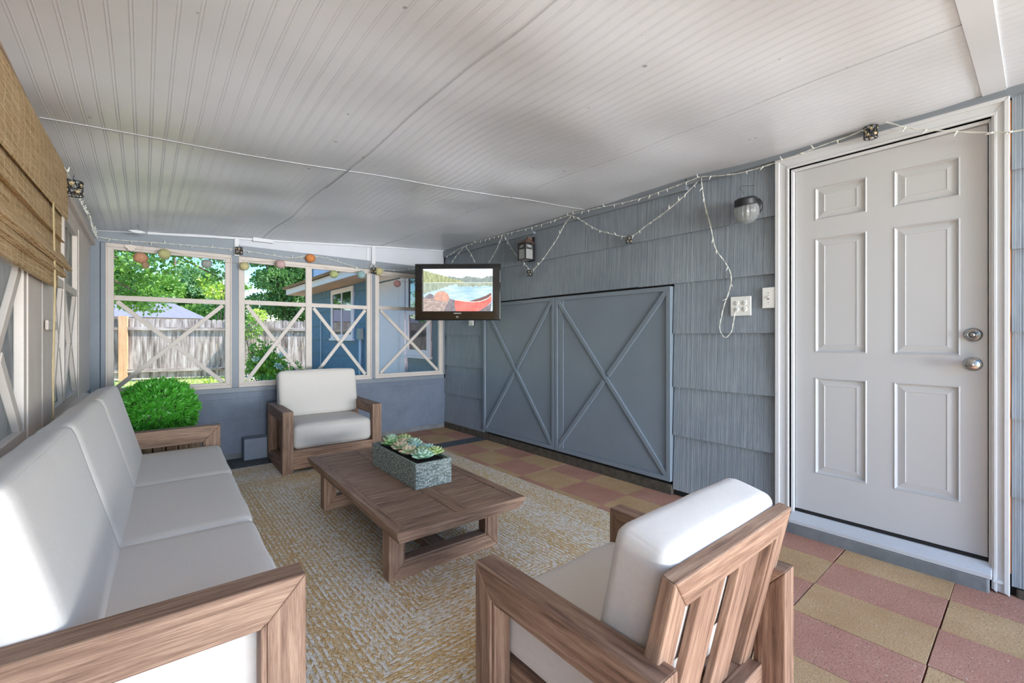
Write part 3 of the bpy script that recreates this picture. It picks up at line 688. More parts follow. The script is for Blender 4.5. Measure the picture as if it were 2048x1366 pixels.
# coffee table
def table():
    z = .31; W, L = .712, 1.515
    root = empty('coffee_table', (1.208, 2.497, 0), R(-1.8), 'low teak coffee table with slatted top, planter standing on it', 'table')
    m = MB(); fr = .052
    m.frame((-W / 2, -L / 2, z - .026), (1, 0, 0), (0, 1, 0), W, L, fr, (0, 0, 1), .026)
    m.frame((-W / 2 + .008, -L / 2 + .008, z - .044), (1, 0, 0), (0, 1, 0), W - .016, L - .016, fr, (0, 0, 1), .018)
    m.frame((-W / 2 + .016, -L / 2 + .016, z - .060), (1, 0, 0), (0, 1, 0), W - .032, L - .032, fr - .012, (0, 0, 1), .017)
    m.build('top_frame', MAT['teak'], root, bevel=.0035)
    m = MB(); m.beam((-.038, -L / 2 + fr, z - .024), (.038, L / 2 - fr, z - .001)); m.build('centre_board', MAT['teak'], root, bevel=.0025)
    n = 17; span = L - 2 * fr; g = .009; wd = (span - g * (n + 1)) / n
    for sx in (-1, 1):
        for k in range(n):
            y = -L / 2 + fr + g + k * (wd + g); a, b = sorted((sx * .0385, sx * (W / 2 - fr - .0005)))
            m = MB(); m.beam((a, y, z - .022), (b, y + wd, z - .002), ax=0); m.build('slat', MAT['teak'], root, bevel=.004)
    m = MB(); m.beam((-W / 2 + .04, -L / 2 + .04, z - .052), (W / 2 - .04, L / 2 - .04, z - .040)); m.build('slat_gap_shade', MAT['dark_gap'], root)  # dark sheet under the slats, its colour paints the shade in their gaps
    for sy in (-1, 1):
        y = sy * (L / 2 - .215) + (.01 if sy < 0 else 0); m = MB()
        m.frame((-.315, y - .04, 0), (1, 0, 0), (0, 0, 1), .63, z - .055, (.072, .072, .05, .072), (0, 1, 0), .08)
        m.frame((-.245, y - .034, .070), (1, 0, 0), (0, 0, 1), .49, z - .170, .013, (0, 1, 0), .068)
        m.build('leg_frame', MAT['teak'], root, bevel=.004)
    m = MB(); m.beam((-.045, -L / 2 + .25, .02), (.045, L / 2 - .25, .062)); m.build('stretcher', MAT['teak'], root, bevel=.003)
    return root
table()

# braided rug
m = MB(); m.beam((-1.17, -1.845, 0), (1.17, 1.845, .013))
rug = tag(m.build('braided_rug', MAT['rug'], loc=(1.17, 2.64, .0), bevel=.005), 'large rectangular braided jute rug under the sofa, chairs and table', 'rug')
for o in list(COL.objects):
    if o.parent is None and o.name.split('.')[0] in ('lounge_chair', 'coffee_table', 'sofa'): o.location.z = .013

# planter and succulents
pc = Vector((1.262, 2.497, .323)); prz = R(-1.5)
root = empty('planter_box', pc, prz, 'grey woven-texture rectangular planter box on the coffee table', 'planter')
pw, pl, ph = .228, .640, .140
m = MB()
prof = [(0, 0), (1, 0)]
def rbox(m, w, l, z0, z1, r, mi=0, flip=False, cap=None):
    P = []
    for (sx, sy, a0) in ((1, 1, 0), (-1, 1, PI / 2), (-1, -1, PI), (1, -1, 1.5 * PI)):
        for k in range(5): a = a0 + k * PI / 8; P.append((sx * (w / 2 - r) + r * math.cos(a), sy * (l / 2 - r) + r * math.sin(a)))
    n = len(P); v = [(x, y, z0) for x, y in P] + [(x, y, z1) for x, y in P]; f = []
    for i in range(n):
        j = (i + 1) % n; f.append((i, j, j + n, i + n) if not flip else (j, i, i + n, j + n))
    if cap == 'b': f.append(tuple(range(n))[::-1])
    if cap == 't': f.append(tuple(range(n, 2 * n)))
    m.add(v, f, None, mi); return P
rbox(m, pw, pl, 0, ph, .008, 0, False, 'b'); rbox(m, pw - .026, pl - .026, ph - .03, ph, .006, 0, True)
Po = rbox(MB(), pw, pl, 0, ph, .008); Pi = rbox(MB(), pw - .026, pl - .026, 0, ph, .006); n = len(Po)
m.add([(x, y, ph) for x, y in Po] + [(x, y, ph) for x, y in Pi], [(i, (i + 1) % n, (i + 1) % n + n, i + n) for i in range(n)])
m.build('box', MAT['planter_gray'], root)
m = MB(); m.beam((-pw / 2 + .012, -pl / 2 + .012, ph - .028), (pw / 2 - .012, pl / 2 - .012, ph - .018)); m.build('soil', MAT['soil'], root)
def succ_mat(name, a, b, tip):
    t = NT(name); tc = t.n('TexCoord'); sp = t.n('SeparateXYZ'); t.l(tc.outputs['UV'], sp.inputs[0])
    c = t.ramp(sp.outputs[0], [(0, a), (.6, b), (.93, tip)]); t.b.inputs['Subsurface Weight'].default_value = .1; t.b.inputs['Subsurface Radius'].default_value = (.01, .01, .01)
    MAT[name] = t.fin(c, .5, spec=.35)
succ_mat('succ_mint', srgb(88, 146, 112), srgb(140, 186, 152), srgb(196, 218, 196))
succ_mat('succ_lime', srgb(84, 140, 60), srgb(132, 176, 92), srgb(200, 206, 150))
succ_mat('succ_green', srgb(40, 110, 44), srgb(90, 156, 80), srgb(190, 208, 160))
succ_mat('succ_blush', srgb(110, 148, 92), srgb(178, 196, 150), srgb(226, 198, 172))
succ_mat('succ_blue', srgb(70, 132, 124), srgb(126, 178, 166), srgb(184, 214, 204))
def rosette(loc, rad, mat, label, seed, open_=1.0):
    rs = random.Random(seed); m = MB()
    rings = [(8, 1.0, 14), (8, .90, 32), (6, .76, 50), (5, .60, 64), (4, .42, 78)]
    for ri, (cnt, ln, el) in enumerate(rings):
        for k in range(cnt):
            az = 2 * PI * (k + (ri % 2) * .5 + rs.uniform(-.1, .1)) / cnt; e = R(el * (2 - open_) + rs.uniform(-6, 6)); Lq = rad * ln * rs.uniform(.9, 1.08); wd = Lq * .30
            T = Matrix.Translation((0, 0, .006 + ri * .002)) @ Matrix.Rotation(az, 4, 'Z') @ Matrix.Rotation(-e, 4, 'Y')
            N = 6; S = 6; v = []; f = []; uv = []
            for i in range(N + 1):
                t_ = i / N; wv = wd * (math.sin(PI * min(1, t_ * .86 + .10)) ** .8) if i < N else 0.0005; zz = .12 * Lq * (t_ ** 2); hh = wv * .42
                if i == N: wv = .0006; hh = .0006
                for j in range(S): q = 2 * PI * j / S; v.append((t_ * Lq, math.cos(q) * wv, zz + math.sin(q) * hh + .10 * abs(math.cos(q)) * wv * 2))
            for i in range(N):
                for j in range(S): a, b = i * S + j, i * S + (j + 1) % S; f.append((a, b, b + S, a + S)); uv.append([(i / N, 0), (i / N, 0), ((i + 1) / N, 0), ((i + 1) / N, 0)])
            f.append(tuple(range(N * S, N * S + S))); uv.append([(1, 0)] * S); m.M = T; m.add(v, f, uv, 0, True); m.M = Matrix.Identity(4)
    o = m.build('succulent', MAT[mat], None, loc=loc, rotz=rs.uniform(0, 6)); tag(o, label, 'succulent', 'succulents in the grey planter box'); return o
def inpl(x, y, z=.126): c, s_ = math.cos(prz), math.sin(prz); return (pc.x + x * c - y * s_, pc.y + x * s_ + y * c, pc.z + z)
SU = [(-.030, -.235, .066, 'succ_mint', 'mint green succulent with broad petals, at the front corner of the planter'),
      (.062, -.215, .060, 'succ_lime', 'lime green succulent at the right front corner of the planter'),
      (-.055, -.105, .062, 'succ_blush', 'pale cream-green succulent on the planter long side behind the mint one'),
      (.012, -.140, .050, 'succ_green', 'small bright green succulent between the mint and lime ones'),
      (.070, -.100, .050, 'succ_blue', 'blue-green succulent along the planter far long side'),
      (-.050, .030, .060, 'succ_blush', 'blush tipped succulent halfway along the planter near side'),
      (.030, -.010, .054, 'succ_blue', 'teal succulent in the very middle of the planter'),
      (.066, .075, .054, 'succ_mint', 'mint succulent along the far long side past the middle'),
      (-.048, .165, .060, 'succ_green', 'deep green succulent near the back left end of the planter'),
      (.020, .130, .052, 'succ_blush', 'pinkish pale succulent behind the middle of the planter'),
      (.058, .200, .056, 'succ_lime', 'yellow-green succulent at the back right of the planter'),
      (-.010, .250, .058, 'succ_mint', 'pale mint succulent at the very back end of the planter')]
for i, (x, y, r_, mt_, lb) in enumerate(SU): rosette(inpl(x, y, .138), r_ * 1.1, mt_, lb, 40 + i, rnd.uniform(.75, .95))

# potted shrub in a staved tub
root = empty('potted_shrub', (.085, 4.20, .013), 0, 'round clipped green shrub in a staved wooden tub behind the sofa', 'potted plant')
m = MB(); ns = 22
for k in range(ns):
    a0 = 2 * PI * (k + .06) / ns; a1 = 2 * PI * (k + .94) / ns; zz = [0, .12, .24, .36, .45]; rad = [.225, .25, .265, .26, .245]
    v = []
    for z_, r_ in zip(zz, rad):
        for a in (a0, a1):
            v.append((r_ * math.cos(a), r_ * math.sin(a), z_)); v.append(((r_ - .02) * math.cos(a), (r_ - .02) * math.sin(a), z_))
    f = []; uv = []; off = rnd.uniform(0, 9)
    for i in range(4):
        b = i * 4
        for q in ((b, b + 2, b + 6, b + 4), (b + 3, b + 1, b + 5, b + 7), (b + 1, b, b + 4, b + 5), (b + 2, b + 3, b + 7, b + 6)): f.append(q); uv.append([(v[w_][2] + off, (w_ % 4) * .03 + off) for w_ in q])
    f += [(16, 18, 19, 17), (0, 1, 3, 2)]; uv += [[(off, off)] * 4] * 2; m.add(v, f, uv)
m.build('tub', MAT['stave_wood'], root, bevel=.002)
m = MB(); m.lathe([(0, .40), (.235, .40), (.235, .41), (0, .41)], 24); m.build('soil', MAT['soil'], root)
m = MB(); m.lathe([(.222, .0), (.222, .02), (0, .02)], 24); m.build('tub_base', MAT['stave_wood'], root)
m = MB(); rs = random.Random(5)
C = Vector((0, 0, .60))
for k in range(3800):
    d = Vector((rs.gauss(0, 1), rs.gauss(0, 1), rs.gauss(0, 1))).normalized(); bumpy = 1 + .07 * mnoise.noise(d * 3.2) + .04 * mnoise.noise(d * 9)
    p = C + Vector((d.x * .235, d.y * .235, d.z * .225)) * bumpy * rs.uniform(.84, 1.0)
    up = (d * 1.0 + Vector((rs.gauss(0, .7), rs.gauss(0, .7), rs.gauss(0, .7) + .35))).normalized(); sd = up.cross(Vector((rs.gauss(0, 1), rs.gauss(0, 1), rs.gauss(0, 1)))).normalized()
    for q in range(3):
        u2 = (up + sd * (q - 1) * .7 + Vector((rs.gauss(0, .2), rs.gauss(0, .2), rs.gauss(0, .2)))).normalized(); s2 = u2.cross(d + Vector((.01, .02, .03))).normalized() * .0055; ln = rs.uniform(.028, .048)
        m.add([p, p + u2 * ln * .5 + s2, p + u2 * ln, p + u2 * ln * .5 - s2], [(0, 1, 2, 3)])
f_ = m.build('foliage', MAT['leaf_box'], root)
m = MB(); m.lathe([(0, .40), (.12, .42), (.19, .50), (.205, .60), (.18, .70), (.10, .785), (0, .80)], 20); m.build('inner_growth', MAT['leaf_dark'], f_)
m = MB(); m.tube([(0, 0, .40), (.01, .005, .5), (0, 0, .6)], .014); m.build('stem', MAT['bark'], root)
# ------------------------------------------------------------------ bamboo blind on the left window row
root = empty('bamboo_blind', (XL, 1.9, 1.98), 0, 'woven bamboo roman blind, half raised, on the left window row', 'blind')
def sheet(name, prof, ya, yb, slope=.0):
    """profile of (x, z) points extruded along y; z sags towards the near end by slope"""
    m = MB(); N = 14; v = []; f = []; uv = []; d = 0; ds = [0]
    for a, b in zip(prof, prof[1:]): d += math.dist(a, b); ds.append(d)
    P = [(p, q) for p in range(len(prof)) for q in range(N + 1)]; rs = random.Random(len(prof) * 7)
    for p in range(len(prof)):
        for q in range(N + 1):
            y = ya + (yb - ya) * q / N; x, z = prof[p]
            v.append((x - XL + mnoise.noise(Vector((y * 3, z * 9, 1))) * .0025, y - 1.9, z - 1.98 - slope * (yb - y)))
    for p in range(len(prof) - 1):
        for q in range(N):
            f.append((p * (N + 1) + q, p * (N + 1) + q + 1, (p + 1) * (N + 1) + q + 1, (p + 1) * (N + 1) + q))
            ya_, yb_ = q / N * (yb - ya), (q + 1) / N * (yb - ya); uv.append([(ya_, ds[p]), (yb_, ds[p]), (yb_, ds[p + 1]), (ya_, ds[p + 1])])
    m.add(v, f, uv, 0, False); o = m.build(name, MAT['bamboo'], root); s_ = o.modifiers.new('so', 'SOLIDIFY'); s_.thickness = .0035; return o
sheet('valance', [(-.318, 1.975), (-.290, 1.97), (-.284, 1.90), (-.284, 1.735), (-.287, 1.725)], .55, 3.03, .045)
sheet('main_panel', [(-.308, 1.95), (-.302, 1.80), (-.300, 1.62), (-.286, 1.606), (-.302, 1.612), (-.304, 1.52)], .55, 2.97, .02)
sheet('fold', [(-.304, 1.56), (-.276, 1.50), (-.270, 1.486), (-.282, 1.482), (-.302, 1.52)], .55, 3.04, .012)
sheet('fold', [(-.305, 1.52), (-.284, 1.455), (-.279, 1.442), (-.292, 1.44), (-.305, 1.48)], .55, 2.94, .006)
sheet('bottom_panel', [(-.308, 1.50), (-.300, 1.45), (-.297, 1.385), (-.306, 1.384)], .55, 2.83, -.004)
m = MB(); m.beam((-.324 - XL, .56 - 1.9, -.03), (-.30 - XL, 3.02 - 1.9, -.012)); m.build('head_rail', MAT['stave_wood'], root)
for dy in (0, .012):
    m = MB(); m.tube([(-.283 - XL, 2.58 - 1.9 + dy, -.26), (-.280 - XL, 2.60 - 1.9 + dy, -.6), (-.283 - XL, 2.57 - 1.9 + dy * 2, -.95), (-.279 - XL, 2.555 - 1.9 - dy, -1.18)], .0028)
    m.build('pull_cord', MAT['cord_tan'], root)

# ------------------------------------------------------------------ television
TW, TH, TD = .894, .585, .06
yaw = -math.atan(.8375) - R(1.5)
# local frame: x to the right as seen, y away from the viewer, z up
tv = empty('television', (2.517, 3.89, 1.338), yaw, 'black flat screen television on a wall arm, showing a lake with a red canoe', 'television')
m = MB(); m.beam((-TW / 2, .0, 0), (TW / 2, .05, TH)); m.beam((-TW / 2 + .12, .045, .1), (TW / 2 - .12, .09, TH - .1)); m.build('casing', MAT['tv_gloss'], tv, bevel=.006)
m = MB(); sw, sh, sx0, sz0 = .728, .442, -.362, .092
m.frame((-TW / 2 + .004, -.012, .003), (1, 0, 0), (0, 0, 1), TW - .008, TH - .006, (sz0 - .008, TW - (sx0 + TW / 2) - sw - .008, TH - sz0 - sh - .008, sx0 + TW / 2 - .008), (0, 1, 0), .013); m.build('bezel', MAT['tv_gloss'], tv, bevel=.003)
m = MB(); m.beam((-TW / 2 - .003, .006, -.004), (TW / 2 + .003, .02, TH + .003)); m.build('outer_rim', MAT['black_metal'], tv, bevel=.002)
def emis(name, col, st=1.0, scale=None, col2=None):
    t = NT(name); e = t.n('Emission'); e.inputs[1].default_value = st
    if col2: n = t.noise(t.coord('Object', scale or (20, 1, 20)), 1, 4, .7); t.l(t.ramp(n, [(.38, col), (.62, col2)]), e.inputs[0])
    else: e.inputs[0].default_value = col
    t.l(e.outputs[0], t.t.nodes['Material Output'].inputs[0]); MAT[name] = t.m; return t.m
ES = .66
ml = [emis('lcd_sky', srgb(205, 224, 240), ES, (3, 1, 7), srgb(240, 244, 246)), emis('lcd_far_trees', srgb(126, 140, 138), ES, (40, 1, 12), srgb(160, 170, 164)),
      emis('lcd_near_trees', srgb(140, 152, 112), ES, (50, 1, 14), srgb(186, 190, 152)), emis('lcd_water', srgb(158, 194, 218), ES, (3, 1, 22), srgb(208, 226, 238)),
      emis('lcd_reflection', srgb(146, 158, 140), ES, (60, 1, 10), srgb(176, 186, 170)), emis('lcd_rock', srgb(150, 136, 132), ES, (22, 1, 40), srgb(196, 178, 170)),
      emis('lcd_boulder', srgb(190, 150, 136), ES, (26, 1, 26), srgb(224, 176, 156)), emis('lcd_canoe', srgb(226, 116, 110), ES, (8, 1, 8), srgb(238, 140, 130)),
      emis('lcd_canoe_dark', srgb(130, 100, 96), ES), emis('lcd_rim', srgb(246, 220, 214), ES), emis('lcd_shore', srgb(240, 244, 246), ES), emis('lcd_shadow', srgb(120, 116, 124), ES, (20, 1, 20), srgb(150, 142, 146))]
m = MB(); lay = [0]
def pic(pts, mi):
    lay[0] += 1; y = -.001 - lay[0] * .00025
    P = [(sx0 + max(0, min(1, a)) * sw, y, sz0 + max(0, min(1, b)) * sh) for a, b in pts]
    m.add(P, [tuple(range(len(P)))], None, mi)
rs = random.Random(2)
pic([(0, 0), (1, 0), (1, 1), (0, 1)], 0)
top = [(x / 60, .80 + .02 * math.sin(x * .35) + rs.uniform(-.012, .018)) for x in range(22, 61)]; pic([(.36, .665), (1, .665)] + top[::-1], 1)
top = [(x / 60, max(.675, .96 - x * .0075 + rs.uniform(-.018, .02))) for x in range(0, 36)]; pic([(0, .665), (.60, .665)] + top[::-1], 2)
pic([(0, 0), (1, 0), (1, .67), (0, .67)], 3)
bot = [(x / 60, min(.64, .40 + x * .0088 + rs.uniform(-.02, .02))) for x in range(0, 30)] + [(x / 60, .585 + rs.uniform(-.02, .02)) for x in range(30, 61)]; pic(bot + [(1, .67), (0, .67)], 4)
pic([(0, .672), (1, .668), (1, .676), (.2, .680), (0, .676)], 10)
pic([(0, 0), (.52, 0), (.50, .12), (.42, .20), (.36, .24), (.12, .30), (.07, .36), (.03, .33), (0, .34)], 5)
pic([(.30, 0), (.52, 0), (.46, .26), (.38, .30), (.36, .2)], 11)
pic([(.15 + .115 * (1 - math.cos(a)), .28 + .20 * math.sin(a)) for a in [k * PI / 14 for k in range(15)]] + [(.34, .22), (.2, .26)], 6)
pic([(.03, .34), (.07, .40), (.10, .42), (.15, .38), (.16, .30), (.06, .29)], 11)
pic([(.66, .235), (.80, .30), (.90, .36), (.975, .43), (.985, .38), (.93, .31), (.84, .25), (.76, .225)], 8)
pic([(.46, .27), (.60, .235), (.72, .22), (.82, .235), (.92, .29), (.985, .38), (.985, .22), (.90, .10), (.80, 0), (.475, 0), (.455, .12)], 7)
pic([(.46, .272), (.60, .237), (.72, .222), (.82, .237), (.92, .292), (.985, .382), (.985, .368), (.92, .277), (.82, .222), (.72, .208), (.60, .224), (.46, .258)], 9)
pic([(.80, 0), (.90, .10), (.985, .20), (.97, 0)], 11)
sc_ = m.build('screen', ml, tv); sc_['label'] = 'lit screen showing a lake, rocks and a red canoe'
def text(body, size, loc, parent, mat, name='lettering', rx=PI / 2, ext=.0004):
    cu = bpy.data.curves.new(name, 'FONT'); cu.body = body; cu.size = size; cu.align_x = 'CENTER'; cu.align_y = 'CENTER'; cu.extrude = ext
    o = bpy.data.objects.new(name, cu); COL.objects.link(o); dg = bpy.context.evaluated_depsgraph_get(); me = bpy.data.meshes.new_from_object(o.evaluated_get(dg))
    COL.objects.unlink(o); bpy.data.objects.remove(o); q = bpy.data.objects.new(name, me); COL.objects.link(q); me.materials.clear(); me.materials.append(mat)
    q.parent = parent; q.location = loc; q.rotation_euler = (rx, 0, 0); return q
text('SAMSUNG', .017, (0, -.0135, .068), tv, MAT['plate_white'])
m = MB(); m.lathe([(.013, 0), (.013, .002), (.010, .002), (.010, 0)], 24, M=Matrix.Translation((.0, -.012, .030)) @ Matrix.Rotation(PI / 2, 4, 'X')); m.build('power_ring', MAT['chrome'], tv)
m = MB(); m.beam((-.1, .09, .2), (.1, .10, .4)); m.build('mount_plate', MAT['black_metal'], tv, bevel=.002)
# arm back to the wall: to world (2.98, 4.02, 1.62)
Mi = (Matrix.Translation((2.517, 3.89, 1.338)) @ Matrix.Rotation(yaw, 4, 'Z')).inverted(); e = Mi @ Vector((2.965, 4.10, 1.62)); c = Vector((0, .11, .282)); k_ = (c + e) / 2 + Vector((-.06, .05, 0))
m = MB(); m.tube([c, k_], .014, 8); m.tube([k_, e], .014, 8); m.beam(e - Vector((.03, .03, .05)), e + Vector((.03, .0, .05))); m.build('wall_arm', MAT['black_metal'], tv)

# ------------------------------------------------------------------ wall plates
def disc(m, y, z, r, x, mi): m.lathe([(r, 0), (r * .96, .0015), (0, .0015)], 14, mi, Matrix.Translation((x, y, z)) @ RY)
o = empty('outlet_plate', (2.962, 1.234, 1.36), 0, 'white double gang wall plate with four outlets, left of the light switch', 'outlet')
m = MB(); m.beam((0, -.0635, -.0625), (.012, .0635, .0625)); m.build('cover_plate', MAT['plate_white'], o, bevel=.003)
for sy in (-1, 1):
    for sz in (-1, 1):
        m = MB(); y, z = sy * .0245, sz * .0205; m.M = Matrix.Translation((0, y, z))
        m.lathe([(.0165, 0), (.0165, .002), (.0155, .003), (0, .003)], 20, 0, RY)
        for s2 in (-1, 1): m.beam((-.0036, s2 * .0065 - .0011, -.001), (-.0029, s2 * .0065 + .0011, .007), mi=1)
        m.lathe([(.0024, 0), (.0024, .0006), (0, .0006)], 8, 1, Matrix.Translation((-.003, 0, -.0075)) @ RY); m.build('socket', [MAT['plate_white'], MAT['black_metal']], o)
o = empty('light_switch', (2.962, 1.068, 1.403), 0, 'white single light switch plate beside the door casing', 'switch')
m = MB(); m.beam((0, -.036, -.064), (.012, .036, .064)); m.build('cover_plate', MAT['plate_white'], o, bevel=.003)
m = MB(); m.beam((-.001, -.006, -.013), (.004, .006, .013), mi=1); m.beam((-.010, -.0045, -.001), (.002, .0045, .008)); m.build('toggle', [MAT['plate_white'], MAT['box_gray']], o, bevel=.001)
for z in (-.03, .03): m = MB(); m.lathe([(.003, 0), (.002, .0015), (0, .0015)], 10, M=Matrix.Translation((0, 0, z)) @ RY); m.build('screw', MAT['dark_chrome'], o)
m = MB(); m.beam((2.955, 4.245, 1.295), (2.972, 4.33, 1.40)); m.beam((2.950, 4.262, 1.33), (2.957, 4.312, 1.385)); tag(m.build('wall_box', MAT['plate_white'], bevel=.003), 'small white wall outlet box just under the television', 'outlet')

# ------------------------------------------------------------------ wall lamps
o = empty('wall_lamp', (2.972, 1.165, 1.985), 0, 'wall lamp with dark cap and swirled clear glass jar beside the door', 'wall lamp')
m = MB(); m.lathe([(0, 0), (.062, 0), (.062, .008), (.052, .016), (.046, .018), (.040, .028), (0, .028)], 36, M=RY); m.build('back_plate', MAT['black_metal'], o)
TL = Matrix.Translation((-.100, .0, .012)) @ Matrix.Rotation(R(-14), 4, 'Y') @ Matrix.Rotation(PI, 4, 'X')
m = MB(); m.lathe([(0, -.034), (.040, -.032), (.060, -.024), (.063, -.012), (.060, -.009), (.065, -.002), (.062, .002), (.067, .010), (.065, .016), (0, .016)], 40, M=TL); m.build('cap', MAT['black_metal'], o)
m = MB(); m.tube([(-.02, 0, .0), (-.05, 0, .012), (-.075, 0, .018)], .022, 12); m.build('arm', MAT['black_metal'], o)
m = MB(); m.lathe([(.060, .012), (.066, .03), (.069, .055), (.066, .08), (.056, .104), (.038, .122), (.016, .131), (0, .132)], 96, M=TL, lobes=16, la=.035, tw=14)
g_ = m.build('glass_jar', MAT['clear_glass'], o); s_ = g_.modifiers.new('so', 'SOLIDIFY'); s_.thickness = .003
m = MB(); m.lathe([(0, .016), (.013, .018), (.013, .04), (.022, .06), (.022, .075), (.012, .092), (0, .095)], 16, M=TL); m.build('bulb', MAT['frosted'], o)
o = empty('lantern', (2.972, 3.235, 2.02), 0, 'small black craftsman wall lantern with copper roof and frosted panes', 'wall lamp')
hw, z0, z1 = .052, -.105, .055; cx = -.085
m = MB(); m.beam((-.012, -.045, -.11), (0, .045, .13)); m.build('back_plate', MAT['black_metal'], o, bevel=.002)
m = MB()
for sx in (-1, 1):
    for sy in (-1, 1): m.beam((cx + sx * hw - .005, sy * hw - .005, z0), (cx + sx * hw + .005, sy * hw + .005, z1))
for z in (z0, z1 - .01, z1 - .055):
    for s2 in (-1, 1): m.beam((cx - hw, s2 * hw - .004, z), (cx + hw, s2 * hw + .004, z + .008)); m.beam((cx + s2 * hw - .004, -hw, z), (cx + s2 * hw + .004, hw, z + .008))
for s2 in (-1, 1):
    for d in (-1, 1):
        m.bar((cx - hw, s2 * hw, z1 - .028 + d * .0), (cx, s2 * hw, z1 - .028 + d * .022), .005, .004, (0, s2, 0)); m.bar((cx, s2 * hw, z1 - .028 + d * .022), (cx + hw, s2 * hw, z1 - .028), .005, .004, (0, s2, 0))
for d in (-1, 1): m.bar((cx - hw, -hw, z1 - .028), (cx - hw, 0, z1 - .028 + d * .022), .005, .004, (-1, 0, 0)); m.bar((cx - hw, 0, z1 - .028 + d * .022), (cx - hw, hw, z1 - .028), .005, .004, (-1, 0, 0))
m.build('cage', MAT['black_metal'], o)
m = MB(); m.beam((cx - hw + .004, -hw + .004, z0 + .004), (cx + hw - .004, hw - .004, z1 - .004)); m.build('pane_box', MAT['frosted'], o)
painted('copper_roof', srgb(104, 84, 74), .5, .12, 9, .1)
m = MB(); b = [(cx - .07, -.07, z1), (cx + .07, -.07, z1), (cx + .07, .07, z1), (cx - .07, .07, z1)]; a = (cx + .03, 0, z1 + .068); m.add(b + [a], [(0, 1, 2, 3), (1, 0, 4), (2, 1, 4), (3, 2, 4), (0, 3, 4)]); m.beam((cx + .02, -.012, z1 + .03), (-.005, .012, z1 + .075)); m.build('roof', MAT['copper_roof'], o)

# ------------------------------------------------------------------ string lights
def catenary(pts, n=4):
    P = [Vector(p) for p in pts]; out = []
    for i in range(len(P) - 1):
        p0, p1, p2, p3 = P[max(0, i - 1)], P[i], P[i + 1], P[min(len(P) - 1, i + 2)]
        for k in range(n):
            t = k / n; out.append(.5 * ((2 * p1) + (-p0 + p2) * t + (2 * p0 - 5 * p1 + 4 * p2 - p3) * t * t + (-p0 + 3 * p1 - 3 * p2 + p3) * t ** 3))
    out.append(P[-1]); return out
m = MB(); m.tube([(0, 0, 0), (0, 0, -.012)], .0042, 6); m.tube([(0, 0, -.012), (0, 0, -.024)], [.003, .0026], 6, 1); m.tube([(0, 0, -.024), (0, 0, -.029)], [.0024, .0002], 6, 1, False)
t = NT('bulb_clear'); t.b.inputs['Transmission Weight'].default_value = .2; MAT['bulb_clear'] = t.fin(srgb(240, 240, 236), .15)
bulb_me = None
def light_string(name, runs, label, spacing, normal, seed, twist=.004, rad=.0017):
    global bulb_me
    rs = random.Random(seed); w_ = MB(); tot = []
    for r in runs:
        c = catenary(r, 6)
        # two strands twisted around each other
        dense = []
        for a, b in zip(c, c[1:]):
            L_ = (b - a).length; k = max(1, int(L_ / .012)); dense += [a.lerp(b, q / k) for q in range(k)]
        dense.append(c[-1]); ph = rs.uniform(0, 6); N_ = Vector(normal)
        for s2 in (0, 1):
            pp = []
            for i, p in enumerate(dense):
                tdir = (dense[min(len(dense) - 1, i + 1)] - dense[max(0, i - 1)]).normalized(); sd = tdir.cross(N_).normalized(); a = ph + i * .75 + s2 * PI
                pp.append(p + sd * math.sin(a) * twist * .55 + N_ * math.cos(a) * twist * .45)
            w_.tube(pp, rad, 5)
        tot.append(dense)
    root_ = w_.build(name, MAT['wire_white']); tag(root_, label, 'string lights')
    cnt = 0
    for dense in tot:
        d = 0; nxt = rs.uniform(.02, spacing)
        for a, b in zip(dense, dense[1:]):
            d += (b - a).length
            if d > nxt:
                nxt += spacing * rs.uniform(.7, 1.3)
                if bulb_me is None: o_ = m.build('bulb', [MAT['wire_white'], MAT['bulb_clear']]); bulb_me = o_
                else: o_ = bulb_me.copy(); COL.objects.link(o_)
                o_.parent = root_; o_.location = b + Vector(normal) * .004; N_ = Vector(normal)
                ang = rs.choice([0, 0, .4, -.5, PI, PI - .6, 1.3, -1.3]) + rs.uniform(-.3, .3)
                side = N_.cross(Vector((0, 0, 1))).normalized(); dirn = (Vector((0, 0, -1)) * math.cos(ang) + side * math.sin(ang) + N_ * .25).normalized()
                o_.rotation_euler = dirn.to_track_quat('-Z', 'Y').to_euler(); cnt += 1
                if cnt >= 95: return root_
    return root_
XS = 2.936
def yz(l, x=XS): return [(x, a, b) for a, b in l]
top_run = [(4.829, 2.169), (4.376, 2.244), (3.662, 2.250), (3.154, 2.240), (2.694, 2.256), (2.355, 2.246), (2.012, 2.227), (1.755, 2.240), (1.49, 2.262)]
light_string('string_lights', [yz(top_run), yz([(4.376, 2.244), (4.573, 2.152), (4.711, 2.047)]), yz([(4.376, 2.244), (4.251, 2.13), (4.17, 2.02)]), yz([(3.662, 2.250), (3.749, 2.128), (3.901, 1.986)]),
  yz([(3.662, 2.250), (3.553, 2.113), (3.456, 2.005), (3.339, 1.913), (3.227, 1.824), (3.083, 1.894), (3.001, 1.964), (2.868, 2.083), (2.786, 2.183), (2.694, 2.255)], 2.955),
  yz([(2.694, 2.256), (2.547, 2.167), (2.408, 2.076), (2.252, 2.009), (2.068, 1.956), (1.923, 2.015), (1.775, 2.078), (1.657, 2.142), (1.544, 2.22), (1.49, 2.262)], 2.955),
  yz([(1.49, 2.262), (1.48, 2.169), (1.459, 2.044), (1.424, 1.911), (1.393, 1.761), (1.337, 1.669), (1.298, 1.598), (1.288, 1.532), (1.304, 1.452), (1.333, 1.371), (1.353, 1.289), (1.363, 1.223), (1.35, 1.18), (1.324, 1.157), (1.288, 1.193), (1.275, 1.254), (1.262, 1.330)], 2.952)],
  'white mini string lights swagged along the top of the right wall down to the outlet', .085, (-1, 0, 0), 11)
